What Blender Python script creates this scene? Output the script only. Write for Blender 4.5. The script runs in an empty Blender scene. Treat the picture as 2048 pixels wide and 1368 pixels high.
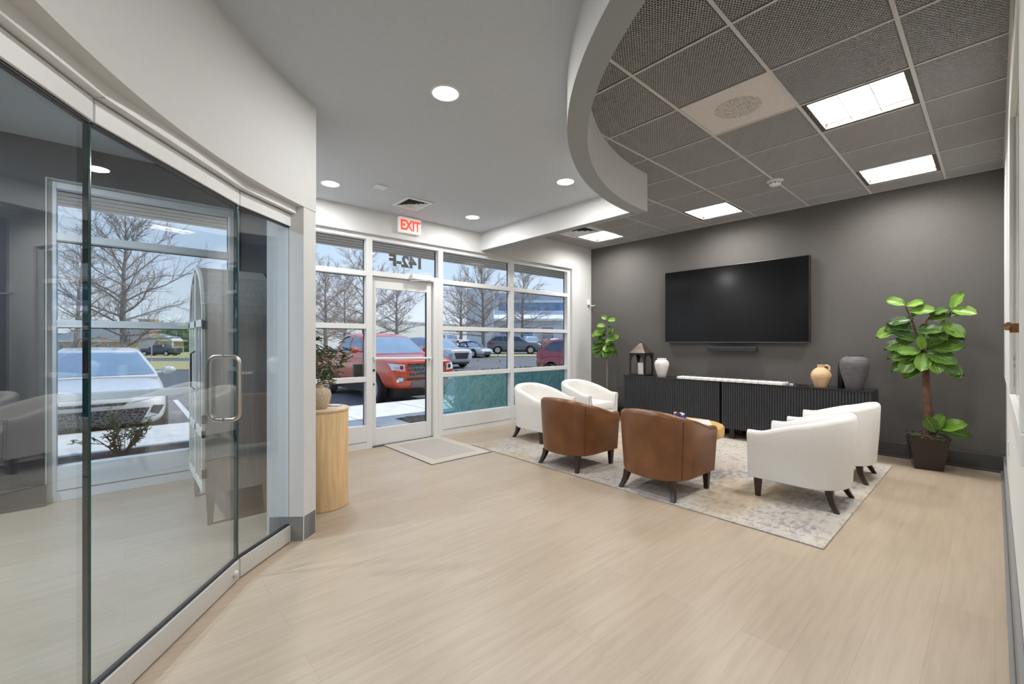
import bpy, bmesh, math, random
from math import sin, cos, pi, radians, sqrt, atan2
from mathutils import Vector, Matrix

S = bpy.context.scene
COL = S.collection

# ------------------------------------------------------------------ camera, view, world, sun
cam_d = bpy.data.cameras.new('camera')
cam_d.sensor_width = 36.0
cam_d.lens = 865.0 / 2048.0 * 36.0
cam_d.clip_start = 0.01
cam_d.clip_end = 600
cam = bpy.data.objects.new('camera', cam_d)
COL.objects.link(cam)
cam.location = (0, 0, 1.29)
YAW = radians(48.157)
cam.rotation_euler = (pi / 2, 0, YAW)
S.camera = cam
AX = (-sin(YAW), cos(YAW)); RX = (cos(YAW), sin(YAW))      # ahead, sideways

S.view_settings.view_transform = 'Standard'
S.view_settings.look = 'None'
S.view_settings.gamma = 1
S.view_settings.use_curve_mapping = False
S.view_settings.exposure = 0.0
S.cycles.transparent_max_bounces = 32
S.cycles.max_bounces = 8
S.cycles.diffuse_bounces = 5
S.cycles.glossy_bounces = 5
S.cycles.use_denoising = True
S.cycles.sample_clamp_indirect = 6.0

TROFFER_W = 36.0
DOWN_W = 20.0
SKY = 1.12
SUN = 3.3

W = bpy.data.worlds.new('sky'); S.world = W; W.use_nodes = True
nt = W.node_tree; nt.nodes.clear()
wo = nt.nodes.new('ShaderNodeOutputWorld'); bg = nt.nodes.new('ShaderNodeBackground')
tc = nt.nodes.new('ShaderNodeTexCoord'); sp = nt.nodes.new('ShaderNodeSeparateXYZ')
rp = nt.nodes.new('ShaderNodeValToRGB')
rp.color_ramp.elements[0].position = 0.0; rp.color_ramp.elements[0].color = (0.80, 0.88, 0.97, 1)
rp.color_ramp.elements[1].position = 0.55; rp.color_ramp.elements[1].color = (0.30, 0.50, 0.88, 1)
e = rp.color_ramp.elements.new(0.16); e.color = (0.60, 0.75, 0.95, 1)
nz = nt.nodes.new('ShaderNodeTexNoise'); nz.inputs['Scale'].default_value = 3.0; nz.inputs['Detail'].default_value = 5
mp = nt.nodes.new('ShaderNodeMapping'); mp.inputs['Scale'].default_value = (1, 1, 4)
cr = nt.nodes.new('ShaderNodeValToRGB'); cr.color_ramp.elements[0].position = .5; cr.color_ramp.elements[1].position = .75
mx = nt.nodes.new('ShaderNodeMix'); mx.data_type = 'RGBA'
L = nt.links.new
L(tc.outputs['Generated'], sp.inputs[0]); L(sp.outputs['Z'], rp.inputs[0])
L(tc.outputs['Generated'], mp.inputs[0]); L(mp.outputs[0], nz.inputs[0]); L(nz.outputs[0], cr.inputs[0])
L(cr.outputs[0], mx.inputs[0]); L(rp.outputs[0], mx.inputs[6]); mx.inputs[7].default_value = (.82, .88, .95, 1)
L(mx.outputs[2], bg.inputs[0]); bg.inputs[1].default_value = SKY; L(bg.outputs[0], wo.inputs[0])

sd = bpy.data.lights.new('sun', 'SUN'); sd.energy = SUN; sd.angle = radians(1.0); sd.color = (1, .95, .86)
sun = bpy.data.objects.new('sun', sd); COL.objects.link(sun)
sun.rotation_euler = Vector((.12, .60, .78)).to_track_quat('Z', 'Y').to_euler()

# ------------------------------------------------------------------ materials
MATS = {}
def mat(name, col=(.5, .5, .5), rough=.5, metal=0.0, var=.04, scale=25.0, bump=0.0, bscale=None, spec=.5, emit=None, es=1.0, coat=0.0, stretch=(1, 1, 1), sheen=0.0):
    if name in MATS: return MATS[name]
    m = bpy.data.materials.new(name); m.use_nodes = True
    t = m.node_tree; b = t.nodes['Principled BSDF']
    co = t.nodes.new('ShaderNodeTexCoord'); mp = t.nodes.new('ShaderNodeMapping'); mp.inputs['Scale'].default_value = stretch
    n = t.nodes.new('ShaderNodeTexNoise'); n.inputs['Scale'].default_value = scale; n.inputs['Detail'].default_value = 3
    t.links.new(co.outputs['Object'], mp.inputs[0]); t.links.new(mp.outputs[0], n.inputs[0])
    r = t.nodes.new('ShaderNodeValToRGB')
    r.color_ramp.elements[0].position = .3; r.color_ramp.elements[1].position = .7
    r.color_ramp.elements[0].color = tuple(max(0, c * (1 - var)) for c in col) + (1,)
    r.color_ramp.elements[1].color = tuple(min(1, c * (1 + var)) for c in col) + (1,)
    t.links.new(n.outputs[0], r.inputs[0]); t.links.new(r.outputs[0], b.inputs['Base Color'])
    b.inputs['Roughness'].default_value = rough; b.inputs['Metallic'].default_value = metal
    b.inputs['Specular IOR Level'].default_value = spec
    b.inputs['Coat Weight'].default_value = coat
    b.inputs['Sheen Weight'].default_value = sheen
    if emit:
        b.inputs['Emission Color'].default_value = tuple(emit) + (1,); b.inputs['Emission Strength'].default_value = es
    if bump:
        bn = t.nodes.new('ShaderNodeTexNoise'); bn.inputs['Scale'].default_value = bscale or scale * 4; bn.inputs['Detail'].default_value = 4
        t.links.new(mp.outputs[0], bn.inputs[0])
        bp = t.nodes.new('ShaderNodeBump'); bp.inputs['Strength'].default_value = bump; bp.inputs['Distance'].default_value = .01
        t.links.new(bn.outputs[0], bp.inputs['Height']); t.links.new(bp.outputs[0], b.inputs['Normal'])
    MATS[name] = m
    return m

def glass(name, tint=(.97, .99, .98), base=.045, power=5.0, top=.9, grough=0.0, gcol=(1, 1, 1), haze=0, hcol=(1, 1, 1)):
    if name in MATS: return MATS[name]
    m = bpy.data.materials.new(name); m.use_nodes = True
    t = m.node_tree; t.nodes.clear()
    o = t.nodes.new('ShaderNodeOutputMaterial'); mixs = t.nodes.new('ShaderNodeMixShader')
    tr = t.nodes.new('ShaderNodeBsdfTransparent'); tr.inputs[0].default_value = tuple(tint) + (1,)
    gl = t.nodes.new('ShaderNodeBsdfGlossy'); gl.inputs['Roughness'].default_value = grough; gl.inputs[0].default_value = tuple(gcol) + (1,)
    lw = t.nodes.new('ShaderNodeLayerWeight'); lw.inputs[0].default_value = .5
    pw = t.nodes.new('ShaderNodeMath'); pw.operation = 'POWER'; pw.inputs[1].default_value = power
    ma = t.nodes.new('ShaderNodeMath'); ma.operation = 'MULTIPLY_ADD'; ma.inputs[1].default_value = top; ma.inputs[2].default_value = base
    t.links.new(lw.outputs['Facing'], pw.inputs[0]); t.links.new(pw.outputs[0], ma.inputs[0])
    t.links.new(ma.outputs[0], mixs.inputs[0]); t.links.new(tr.outputs[0], mixs.inputs[1]); t.links.new(gl.outputs[0], mixs.inputs[2])
    last = mixs.outputs[0]
    if haze:
        tl = t.nodes.new('ShaderNodeBsdfTranslucent'); tl.inputs[0].default_value = tuple(hcol) + (1,)
        m2 = t.nodes.new('ShaderNodeMixShader'); m2.inputs[0].default_value = haze
        t.links.new(last, m2.inputs[1]); t.links.new(tl.outputs[0], m2.inputs[2]); last = m2.outputs[0]
    t.links.new(last, o.inputs[0])
    MATS[name] = m
    return m

def nodes_mat(name):
    m = bpy.data.materials.new(name); m.use_nodes = True; MATS[name] = m
    t = m.node_tree; return m, t, t.nodes['Principled BSDF']
def N(t, kind, **kw):
    n = t.nodes.new('ShaderNode' + kind)
    for k, v in kw.items(): setattr(n, k, v)
    return n
def ramp(t, src, stops):
    r = t.nodes.new('ShaderNodeValToRGB'); t.links.new(src, r.inputs[0])
    el = r.color_ramp.elements
    el[0].position, el[0].color = stops[0][0], tuple(stops[0][1]) + (1,)
    el[1].position, el[1].color = stops[-1][0], tuple(stops[-1][1]) + (1,)
    for p, c in stops[1:-1]:
        q = el.new(p); q.color = tuple(c) + (1,)
    return r.outputs[0]
def mixc(t, f, a, b, mode='MIX'):
    x = t.nodes.new('ShaderNodeMix'); x.data_type = 'RGBA'; x.blend_type = mode
    for i, v in ((0, f), (6, a), (7, b)):
        if hasattr(v, 'is_linked'): t.links.new(v, x.inputs[i])
        else: x.inputs[i].default_value = v if i == 0 else tuple(v) + (1,)
    return x.outputs[2]

def m_planks():
    m, t, b = nodes_mat('plank_floor')
    co = N(t, 'TexCoord'); mp = N(t, 'Mapping'); mp.inputs['Rotation'].default_value = (0, 0, pi / 2)
    t.links.new(co.outputs['Object'], mp.inputs[0])
    br = N(t, 'TexBrick'); br.offset = .37; br.inputs['Scale'].default_value = 1
    br.inputs['Brick Width'].default_value = 1.5; br.inputs['Row Height'].default_value = .19
    br.inputs['Mortar Size'].default_value = .0010; br.inputs['Mortar Smooth'].default_value = .1
    br.inputs['Color1'].default_value = (.400, .322, .240, 1); br.inputs['Color2'].default_value = (.435, .354, .268, 1)
    br.inputs['Mortar'].default_value = (.34, .27, .20, 1)
    t.links.new(mp.outputs[0], br.inputs[0])
    mg = N(t, 'Mapping'); mg.inputs['Scale'].default_value = (16, 1.1, 1); t.links.new(co.outputs['Object'], mg.inputs[0])
    n = N(t, 'TexNoise'); n.inputs['Scale'].default_value = 2.2; n.inputs['Detail'].default_value = 8; n.inputs['Distortion'].default_value = .6
    t.links.new(mg.outputs[0], n.inputs[0])
    g = ramp(t, n.outputs[0], [(.3, (.92, .91, .90)), (.62, (1.04, 1.04, 1.04))])
    c = mixc(t, 1.0, br.outputs[0], g, 'MULTIPLY')
    n2 = N(t, 'TexNoise'); n2.inputs['Scale'].default_value = .7; t.links.new(co.outputs['Object'], n2.inputs[0])
    g2 = ramp(t, n2.outputs[0], [(.3, (.95, .94, .92)), (.7, (1.04, 1.04, 1.05))])
    c = mixc(t, 1.0, c, g2, 'MULTIPLY')
    t.links.new(c, b.inputs['Base Color']); b.inputs['Roughness'].default_value = .36
    bp = N(t, 'Bump'); bp.inputs['Strength'].default_value = .12; bp.inputs['Distance'].default_value = .004
    t.links.new(n.outputs[0], bp.inputs['Height']); t.links.new(bp.outputs[0], b.inputs['Normal'])
    return m
def m_rug():
    m, t, b = nodes_mat('distressed_rug')
    co = N(t, 'TexCoord')
    n = N(t, 'TexNoise'); n.inputs['Scale'].default_value = 1.7; n.inputs['Detail'].default_value = 3; t.links.new(co.outputs['Object'], n.inputs[0])
    n2 = N(t, 'TexNoise'); n2.inputs['Scale'].default_value = 12; n2.inputs['Detail'].default_value = 9; n2.inputs['Roughness'].default_value = .75
    mp = N(t, 'Mapping'); mp.inputs['Scale'].default_value = (2.0, 1, 1); t.links.new(co.outputs['Object'], mp.inputs[0]); t.links.new(mp.outputs[0], n2.inputs[0])
    n3 = N(t, 'TexNoise'); n3.inputs['Scale'].default_value = 1.1; n3.inputs['Detail'].default_value = 2
    mp3 = N(t, 'Mapping'); mp3.inputs['Location'].default_value = (4, 7, 0); t.links.new(co.outputs['Object'], mp3.inputs[0]); t.links.new(mp3.outputs[0], n3.inputs[0])
    base = ramp(t, n3.outputs[0], [(.35, (.45, .41, .365)), (.5, (.50, .465, .42)), (.62, (.45, .36, .26))])
    blue = ramp(t, n.outputs[0], [(.54, (0, 0, 0)), (.66, (.85, .85, .85))])
    wear = ramp(t, n2.outputs[0], [(.44, (0, 0, 0)), (.56, (1, 1, 1))])
    f1 = N(t, 'Math', operation='MULTIPLY'); t.links.new(blue, f1.inputs[0]); t.links.new(wear, f1.inputs[1])
    c = mixc(t, f1.outputs[0], base, (.17, .20, .27))
    w2 = ramp(t, n2.outputs[0], [(.49, (0, 0, 0)), (.60, (.75, .75, .75))])
    c = mixc(t, w2, c, (.31, .27, .235))
    # border bands
    se = N(t, 'SeparateXYZ'); t.links.new(co.outputs['Object'], se.inputs[0])
    def band(sock, half):
        a = N(t, 'Math', operation='ABSOLUTE'); t.links.new(sock, a.inputs[0])
        s = N(t, 'Math', operation='SUBTRACT'); s.inputs[0].default_value = half; t.links.new(a.outputs[0], s.inputs[1])
        return s.outputs[0]
    mn = N(t, 'Math', operation='MINIMUM'); t.links.new(band(se.outputs[0], 1.83), mn.inputs[0]); t.links.new(band(se.outputs[1], 1.35), mn.inputs[1])
    bd = ramp(t, mn.outputs[0], [(.0, (.0, .0, .0)), (.10, (0, 0, 0)), (.115, (1, 1, 1)), (.13, (0, 0, 0)), (.33, (0, 0, 0)), (.345, (1, 1, 1)), (.36, (0, 0, 0))])
    f2 = N(t, 'Math', operation='MULTIPLY'); t.links.new(bd, f2.inputs[0]); t.links.new(wear, f2.inputs[1])
    c = mixc(t, f2.outputs[0], c, (.25, .22, .20))
    t.links.new(c, b.inputs['Base Color']); b.inputs['Roughness'].default_value = .95
    wv = N(t, 'TexNoise'); wv.inputs['Scale'].default_value = 260; t.links.new(co.outputs['Object'], wv.inputs[0])
    bp = N(t, 'Bump'); bp.inputs['Strength'].default_value = .5; bp.inputs['Distance'].default_value = .004
    t.links.new(wv.outputs[0], bp.inputs['Height']); t.links.new(bp.outputs[0], b.inputs['Normal'])
    return m
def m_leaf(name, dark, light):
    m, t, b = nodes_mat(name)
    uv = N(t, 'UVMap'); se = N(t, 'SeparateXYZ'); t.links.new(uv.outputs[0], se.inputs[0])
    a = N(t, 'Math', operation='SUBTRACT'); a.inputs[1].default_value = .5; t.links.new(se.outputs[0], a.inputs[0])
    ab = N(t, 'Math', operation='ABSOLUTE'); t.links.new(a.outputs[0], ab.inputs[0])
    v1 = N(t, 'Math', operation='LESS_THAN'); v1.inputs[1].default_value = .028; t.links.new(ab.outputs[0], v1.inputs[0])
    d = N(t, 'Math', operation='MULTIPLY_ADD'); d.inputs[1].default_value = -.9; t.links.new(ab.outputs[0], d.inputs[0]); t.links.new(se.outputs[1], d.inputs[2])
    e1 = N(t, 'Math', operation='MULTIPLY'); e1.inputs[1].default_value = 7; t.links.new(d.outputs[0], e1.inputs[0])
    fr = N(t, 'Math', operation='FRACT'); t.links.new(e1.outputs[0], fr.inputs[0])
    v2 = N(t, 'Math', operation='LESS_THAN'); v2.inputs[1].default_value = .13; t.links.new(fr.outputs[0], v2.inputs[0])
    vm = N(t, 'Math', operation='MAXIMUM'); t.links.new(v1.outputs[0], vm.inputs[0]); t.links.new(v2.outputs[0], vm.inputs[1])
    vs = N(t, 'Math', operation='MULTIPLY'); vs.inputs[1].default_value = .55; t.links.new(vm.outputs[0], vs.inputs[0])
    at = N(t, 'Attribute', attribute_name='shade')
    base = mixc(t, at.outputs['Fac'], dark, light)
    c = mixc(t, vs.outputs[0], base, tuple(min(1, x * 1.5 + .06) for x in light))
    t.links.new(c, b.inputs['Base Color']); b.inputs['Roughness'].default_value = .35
    return m
def m_brick():
    m, t, b = nodes_mat('red_brick')
    co = N(t, 'TexCoord'); br = N(t, 'TexBrick'); br.inputs['Scale'].default_value = 4
    br.inputs['Color1'].default_value = (.50, .30, .18, 1); br.inputs['Color2'].default_value = (.60, .38, .24, 1); br.inputs['Mortar'].default_value = (.6, .55, .5, 1)
    t.links.new(co.outputs['Object'], br.inputs[0]); t.links.new(br.outputs[0], b.inputs['Base Color']); b.inputs['Roughness'].default_value = .9
    return m
def m_mat_weave():
    m, t, b = nodes_mat('entry_mat')
    co = N(t, 'TexCoord'); se = N(t, 'SeparateXYZ'); t.links.new(co.outputs['Object'], se.inputs[0])
    mp = N(t, 'Mapping'); mp.inputs['Rotation'].default_value = (0, 0, pi / 4); t.links.new(co.outputs['Object'], mp.inputs[0])
    ck = N(t, 'TexChecker'); ck.inputs['Scale'].default_value = 42; ck.inputs[1].default_value = (.50, .47, .42, 1); ck.inputs[2].default_value = (.30, .27, .24, 1)
    t.links.new(mp.outputs[0], ck.inputs[0])
    def ins(sock, half):
        a = N(t, 'Math', operation='ABSOLUTE'); t.links.new(sock, a.inputs[0])
        s = N(t, 'Math', operation='LESS_THAN'); s.inputs[1].default_value = half; t.links.new(a.outputs[0], s.inputs[0]); return s.outputs[0]
    f = N(t, 'Math', operation='MULTIPLY'); t.links.new(ins(se.outputs[0], .43), f.inputs[0]); t.links.new(ins(se.outputs[1], .29), f.inputs[1])
    c = mixc(t, f.outputs[0], (.47, .44, .39), ck.outputs[0])
    t.links.new(c, b.inputs['Base Color']); b.inputs['Roughness'].default_value = .95
    return m

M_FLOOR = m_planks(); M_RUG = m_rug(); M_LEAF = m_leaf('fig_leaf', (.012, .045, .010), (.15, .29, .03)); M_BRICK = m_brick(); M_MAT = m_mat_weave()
WHITE = mat('wall_white', (.605, .605, .60), .8, var=.01, bump=.03, bscale=300)
WHITE2 = mat('wall_bright', (.74, .74, .72), .7, var=.01)
DARKW = mat('wall_dark', (.100, .092, .087), .75, var=.03, bump=.05, bscale=300)
GREYS = mat('ceiling_grey_shaded', (.31, .325, .33), .85, var=.02)  # same paint as the ceiling, with the underside's shade put into the colour
GREYC = mat('ceiling_grey', (.51, .545, .58), .85, var=.02, bump=.05, bscale=250)
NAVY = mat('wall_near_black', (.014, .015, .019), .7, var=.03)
BASEG = mat('baseboard_grey', (.20, .20, .20), .45, var=.02)
BASED = mat('baseboard_dark', (.055, .055, .055), .4, var=.02)
ALU = mat('white_aluminium', (.69, .695, .695), .45, var=.01)
STEEL = mat('brushed_steel', (.60, .59, .57), .4, metal=.25, var=.03, scale=60)
NICKEL = mat('satin_nickel', (.55, .50, .45), .33, metal=1, var=.02)
BLACK = mat('black_plastic', (.015, .015, .016), .4)
WGLASS = glass('window_glass', (.985, .99, .99), .012, 5, .4)
TGLASS = glass('teal_film_glass', (.74, .93, .94), .05, 4, .7, haze=.20, hcol=(.46, .74, .76))
DGLASS = glass('door_glass', (.92, .95, .965), .058, 3.8, 1.0)
GEDGE = mat('glass_edge', (.02, .07, .07), .15, var=.1)
GASKET = mat('black_gasket', (.01, .01, .012), .5)
EGG = mat('honeycomb_grid', (.43, .42, .415), .6, var=.02)
TBAR = mat('ceiling_tee', (.56, .54, .53), .5, var=.01)
PLEN = mat('plenum_black', (.012, .011, .011), .9)
WOOD_D = mat('dark_walnut', (.035, .018, .011), .32, var=.25, stretch=(1, 1, .15), scale=30)
WHT_F = mat('white_fabric', (.78, .76, .725), .85, var=.03, scale=120, bump=.12, bscale=420, sheen=.2)
CREAM = mat('cream_fabric', (.72, .69, .64), .9, var=.03, scale=120, bump=.12, bscale=420)
LEATH = mat('brown_leather', (.175, .068, .024), .33, var=.22, scale=5, bump=.08, bscale=180)
LEATH2 = mat('leather_seam', (.11, .042, .016), .5, var=.1)
NAIL = mat('dark_nailhead', (.03, .025, .02), .3, metal=.9)
PULL = mat('emissive_lens', (1, 1, 1), .5, emit=(1, .96, .88), es=5.0)
LENS = mat('downlight_lens', (1, 1, 1), .5, emit=(1, .95, .86), es=9.0)
OAKL = mat('light_oak', (.66, .46, .25), .45, var=.16, scale=7, stretch=(6, 6, .5), bump=.05)
CONC = mat('concrete', (.72, .73, .72), .9, var=.08, scale=4, bump=.1)
ASPH = mat('asphalt', (.155, .16, .17), .9, var=.18, scale=60, bump=.2)
GRASS = mat('dry_grass', (.42, .38, .17), .95, var=.25, scale=9, bump=.4)
MULCH = mat('mulch', (.17, .135, .105), 1.0, var=.55, scale=55, bump=1.0, bscale=70)
BARK = mat('tree_bark', (.27, .235, .205), .95, var=.3, scale=12)
TWIG = mat('tree_twig', (.40, .33, .28), .95, var=.3, scale=4)
HEDGE = mat('hedge_leaf', (.24, .34, .22), .6, var=.5, scale=14)
SHRUBY = mat('yellow_shrub', (.42, .42, .10), .8, var=.4, scale=9)
SHRUBG = mat('evergreen_leaf', (.10, .20, .09), .7, var=.4, scale=9)
TYRE = mat('tyre_rubber', (.022, .022, .025), .75, bump=.2)
RIM = mat('alloy_rim', (.6, .6, .62), .3, metal=.9)
CGLASS = mat('car_glass', (.27, .39, .52), .06, var=.15, scale=1.2, spec=.9)
CGLASSD = mat('car_glass_dark', (.04, .06, .09), .06, var=.2, spec=.9)
TRIMB = mat('car_black_trim', (.02, .022, .025), .5)
CHROME = mat('chrome', (.8, .8, .82), .12, metal=1)
LAMPW = mat('headlamp_lens', (.75, .80, .85), .08, spec=1)
LAMPR = mat('tail_lamp_red', (.45, .02, .02), .15)

# ------------------------------------------------------------------ mesh helpers
class MB:
    """Collects vertices and faces of one mesh."""
    def __init__(s): s.v = []; s.f = []
    def add(s, v, f):
        b = len(s.v); s.v += [tuple(p) for p in v]; s.f += [tuple(i + b for i in q) for q in f]; return s
    def box(s, x0, y0, z0, x1, y1, z1, M=None):
        v = [(x, y, z) for z in (z0, z1) for (x, y) in ((x0, y0), (x1, y0), (x1, y1), (x0, y1))]
        if M is not None: v = [M @ Vector(p) for p in v]
        return s.add(v, [(0, 3, 2, 1), (4, 5, 6, 7), (0, 1, 5, 4), (1, 2, 6, 5), (2, 3, 7, 6), (3, 0, 4, 7)])
    def prism(s, poly, z0, z1, M=None):
        n = len(poly)
        v = [(x, y, z0) for x, y in poly] + [(x, y, z1) for x, y in poly]
        if M is not None: v = [M @ Vector(p) for p in v]
        return s.add(v, [tuple(range(n - 1, -1, -1)), tuple(range(n, 2 * n))] + [(i, (i + 1) % n, (i + 1) % n + n, i + n) for i in range(n)])
    def lathe(s, prof, n=32, c=(0, 0, 0), M=None, close=False):
        v = []
        for r, z in prof:
            for k in range(n):
                a = 2 * pi * k / n; p = Vector((c[0] + r * cos(a), c[1] + r * sin(a), c[2] + z))
                v.append(M @ p if M is not None else p)
        f = []
        for i in range(len(prof) - 1):
            for k in range(n):
                k2 = (k + 1) % n; f.append((i * n + k, i * n + k2, (i + 1) * n + k2, (i + 1) * n + k))
        if close:
            i = len(prof) - 1
            for k in range(n):
                k2 = (k + 1) % n; f.append((i * n + k, i * n + k2, k2, k))
        else:
            f.append(tuple(range(n - 1, -1, -1))); f.append(tuple((len(prof) - 1) * n + k for k in range(n)))
        return s.add(v, f)
    def tube(s, pts, r, n=8, caps=True):
        pts = [Vector(p) for p in pts]; rs = r if isinstance(r, (list, tuple)) else [r] * len(pts)
        v = []; f = []; prev = None
        for i, p in enumerate(pts):
            d = (pts[min(i + 1, len(pts) - 1)] - pts[max(i - 1, 0)])
            if d.length < 1e-9: d = Vector((0, 0, 1))
            d.normalize()
            if prev is None:
                u = d.orthogonal().normalized()
            else:
                u = prev - d * prev.dot(d)
                u = u.normalized() if u.length > 1e-6 else d.orthogonal().normalized()
            prev = u; w = d.cross(u)
            for k in range(n):
                a = 2 * pi * k / n; v.append(p + (u * cos(a) + w * sin(a)) * rs[i])
        for i in range(len(pts) - 1):
            for k in range(n):
                k2 = (k + 1) % n; f.append((i * n + k, i * n + k2, (i + 1) * n + k2, (i + 1) * n + k))
        if caps:
            f.append(tuple(range(n - 1, -1, -1))); f.append(tuple((len(pts) - 1) * n + k for k in range(n)))
        return s.add(v, f)
    def seg(s, p, q, z0, z1, a, b):
        """box along plan segment p-q, from offset a to offset b on its left-hand normal"""
        dx, dy = q[0] - p[0], q[1] - p[1]; l = sqrt(dx * dx + dy * dy); nx, ny = -dy / l, dx / l
        return s.prism([(p[0] + nx * a, p[1] + ny * a), (q[0] + nx * a, q[1] + ny * a), (q[0] + nx * b, q[1] + ny * b), (p[0] + nx * b, p[1] + ny * b)], z0, z1)

def flag(o, label=None, cat=None, group=None, kind=None):
    if label: o['label'] = label
    if cat: o['category'] = cat
    if group: o['group'] = group
    if kind: o['kind'] = kind
    return o
def root(name, loc=(0, 0, 0), rz=0.0, label=None, cat=None, group=None, kind=None):
    o = bpy.data.objects.new(name, None); COL.objects.link(o); o.location = loc; o.rotation_euler = (0, 0, rz)
    o.empty_display_size = .1
    return flag(o, label, cat, group, kind)
def build(name, mb, m, parent=None, smooth=False, bevel=0.0, sub=0, seg=2, fix=True, label=None, cat=None, group=None, kind=None, loc=None, rz=None):
    me = bpy.data.meshes.new(name)
    me.from_pydata(mb.v, [], mb.f)
    me.materials.append(m)
    if fix:
        b = bmesh.new(); b.from_mesh(me); bmesh.ops.recalc_face_normals(b, faces=b.faces); b.to_mesh(me); b.free()
    if smooth:
        me.polygons.foreach_set('use_smooth', [True] * len(me.polygons))
        me.set_sharp_from_angle(angle=radians(40))
    me.update()
    o = bpy.data.objects.new(name, me); COL.objects.link(o)
    if parent is not None: o.parent = parent
    if loc: o.location = loc
    if rz is not None: o.rotation_euler = (0, 0, rz)
    if bevel:
        x = o.modifiers.new('bevel', 'BEVEL'); x.width = bevel; x.segments = seg; x.limit_method = 'ANGLE'; x.angle_limit = radians(40)
    if sub:
        x = o.modifiers.new('sub', 'SUBSURF'); x.levels = sub; x.render_levels = sub
    return flag(o, label, cat, group, kind)
def struct(name, mb, m, parent=None, **k):
    if parent is None: k['kind'] = 'structure'
    return build(name, mb, m, parent, **k)
def kids(o): return [c for c in bpy.data.objects if c.parent == o]
def dup(o, parent=None, loc=None, rz=None, label=None):
    c = o.copy(); COL.objects.link(c)
    if parent is not None: c.parent = parent
    if loc is not None: c.location = loc
    if rz is not None: c.rotation_euler = (c.rotation_euler[0], c.rotation_euler[1], rz)
    if label: c['label'] = label
    for ch in kids(o):
        d = ch.copy(); COL.objects.link(d); d.parent = c
        for g in kids(ch):
            h = g.copy(); COL.objects.link(h); h.parent = d
    return c
def text_mesh(name, s, size, m, parent, M, bold=0.0, depth=.002, align='CENTER', sx=1.0):
    cu = bpy.data.curves.new(name, 'FONT'); cu.body = s; cu.size = size; cu.align_x = align; cu.offset = bold; cu.extrude = depth
    cu.space_line = 1.0
    t = bpy.data.objects.new(name, cu); COL.objects.link(t)
    me = bpy.data.meshes.new_from_object(t.evaluated_get(bpy.context.evaluated_depsgraph_get()))
    bpy.data.objects.remove(t)
    me.transform(Matrix.Diagonal((sx, 1, 1, 1))); me.transform(M)
    me.materials.clear(); me.materials.append(m)
    o = bpy.data.objects.new(name, me); COL.objects.link(o); o.parent = parent
    return o
def area(name, parent, loc, size, power, col=(1, .99, .972), rot=(0, 0, 0), shape='SQUARE', spread=pi):
    d = bpy.data.lights.new(name, 'AREA'); d.energy = power; d.size = size; d.color = col; d.shape = shape; d.spread = spread
    o = bpy.data.objects.new(name, d); COL.objects.link(o); o.parent = parent; o.location = loc; o.rotation_euler = rot
    return o
def spot(side, ahead, z=0.0):
    """a place in the car park: metres ahead of the entrance room's viewpoint and metres sideways"""
    return (AX[0] * ahead + RX[0] * side, AX[1] * ahead + RX[1] * side, z)

XW = -5.0      # inner face of the window wall
YB = 6.45      # inner face of the dark wall
XR = 0.072     # inner face of the right wall
HT = 3.01      # honeycomb ceiling
HG = 2.879     # grey ceiling
C1, R1 = (0.508, 4.022), 3.017
C2, R2 = (0.456, 3.992), 2.83
CW, RW = (-0.16, 3.132), 3.619
PN = [(-3.03, .80), (-2.741, .467), (-2.032, -.077), (-1.24, -.505), (-.39, -.80)]

# ------------------------------------------------------------------ the shell
struct('floor', MB().box(-5.2, -3.2, -.06, 2.7, 6.6, 0), M_FLOOR)
struct('wall_back', MB().box(-5.2, YB, 0, .3, YB + .15, 3.4), DARKW)
b = MB()
for (y0, y1, z0, z1) in ((-3.2, -.46, 0, 3.4), (.84, .97, 0, 3.4), (5.91, YB, 0, 3.4), (-.46, .84, 2.59, 3.4), (.97, 5.91, 2.59, 3.4)):
    b.box(XW - .2, y0, z0, XW, y1, z1)
struct('wall_window', b, WHITE)
# right wall with a slightly proud upper half and an interior window
b = MB(); b.box(XR, 1.04, 0, XR + .2, YB, .95)
b.box(XR - .012, 3.30, .95, XR + .2, YB, 3.4); b.box(XR, 1.04, .95, XR + .2, 2.0, 3.4)
b.box(XR, 2.0, .95, XR + .2, 3.30, 1.03); b.box(XR, 2.0, 2.41, XR + .2, 3.30, 3.4)
struct('wall_right', b, WHITE2)
w = root('window_5', (XR, 2.65, 1.03), kind='structure')
b = MB()
b.box(-.024, -.77, -.09, .0, .77, 0); b.box(-.024, -.77, 1.38, 0, .77, 1.47)
b.box(-.024, .65, 0, 0, .75, 1.38); b.box(-.024, -.75, 0, 0, -.65, 1.38)
b.box(.0, .62, 0, .1, .65, 1.38); b.box(.0, -.65, 0, .1, -.62, 1.38)
build('window_frame', b, WHITE2, w, bevel=.004)
build('pane', MB().box(.05, -.62, 0, .058, .62, 1.38), mat('frosted_pane', (.52, .52, .51), .5), w)
b = MB(); b.box(-.03, .16, .30, .0, .24, .34); b.tube([(-.035, .17, .32), (-.04, .1, .325), (-.035, .06, .335)], [.012, .012, .009])
build('latch', b, mat('bronze_latch', (.25, .13, .06), .35, metal=.7), w, smooth=True, bevel=.003)
# rooms behind the viewpoint
struct('wall_near', MB().box(XR + .2, 1.04, 0, 2.7, 1.2, 3.4).box(2.5, -3.2, 0, 2.7, 1.04, 3.4).box(-5.2, -3.2, 0, 2.7, -3.0, 3.4), WHITE)
struct('wall_inner', MB().box(-.42, -3.0, 0, -.3, -.78, 2.9), WHITE)
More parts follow.
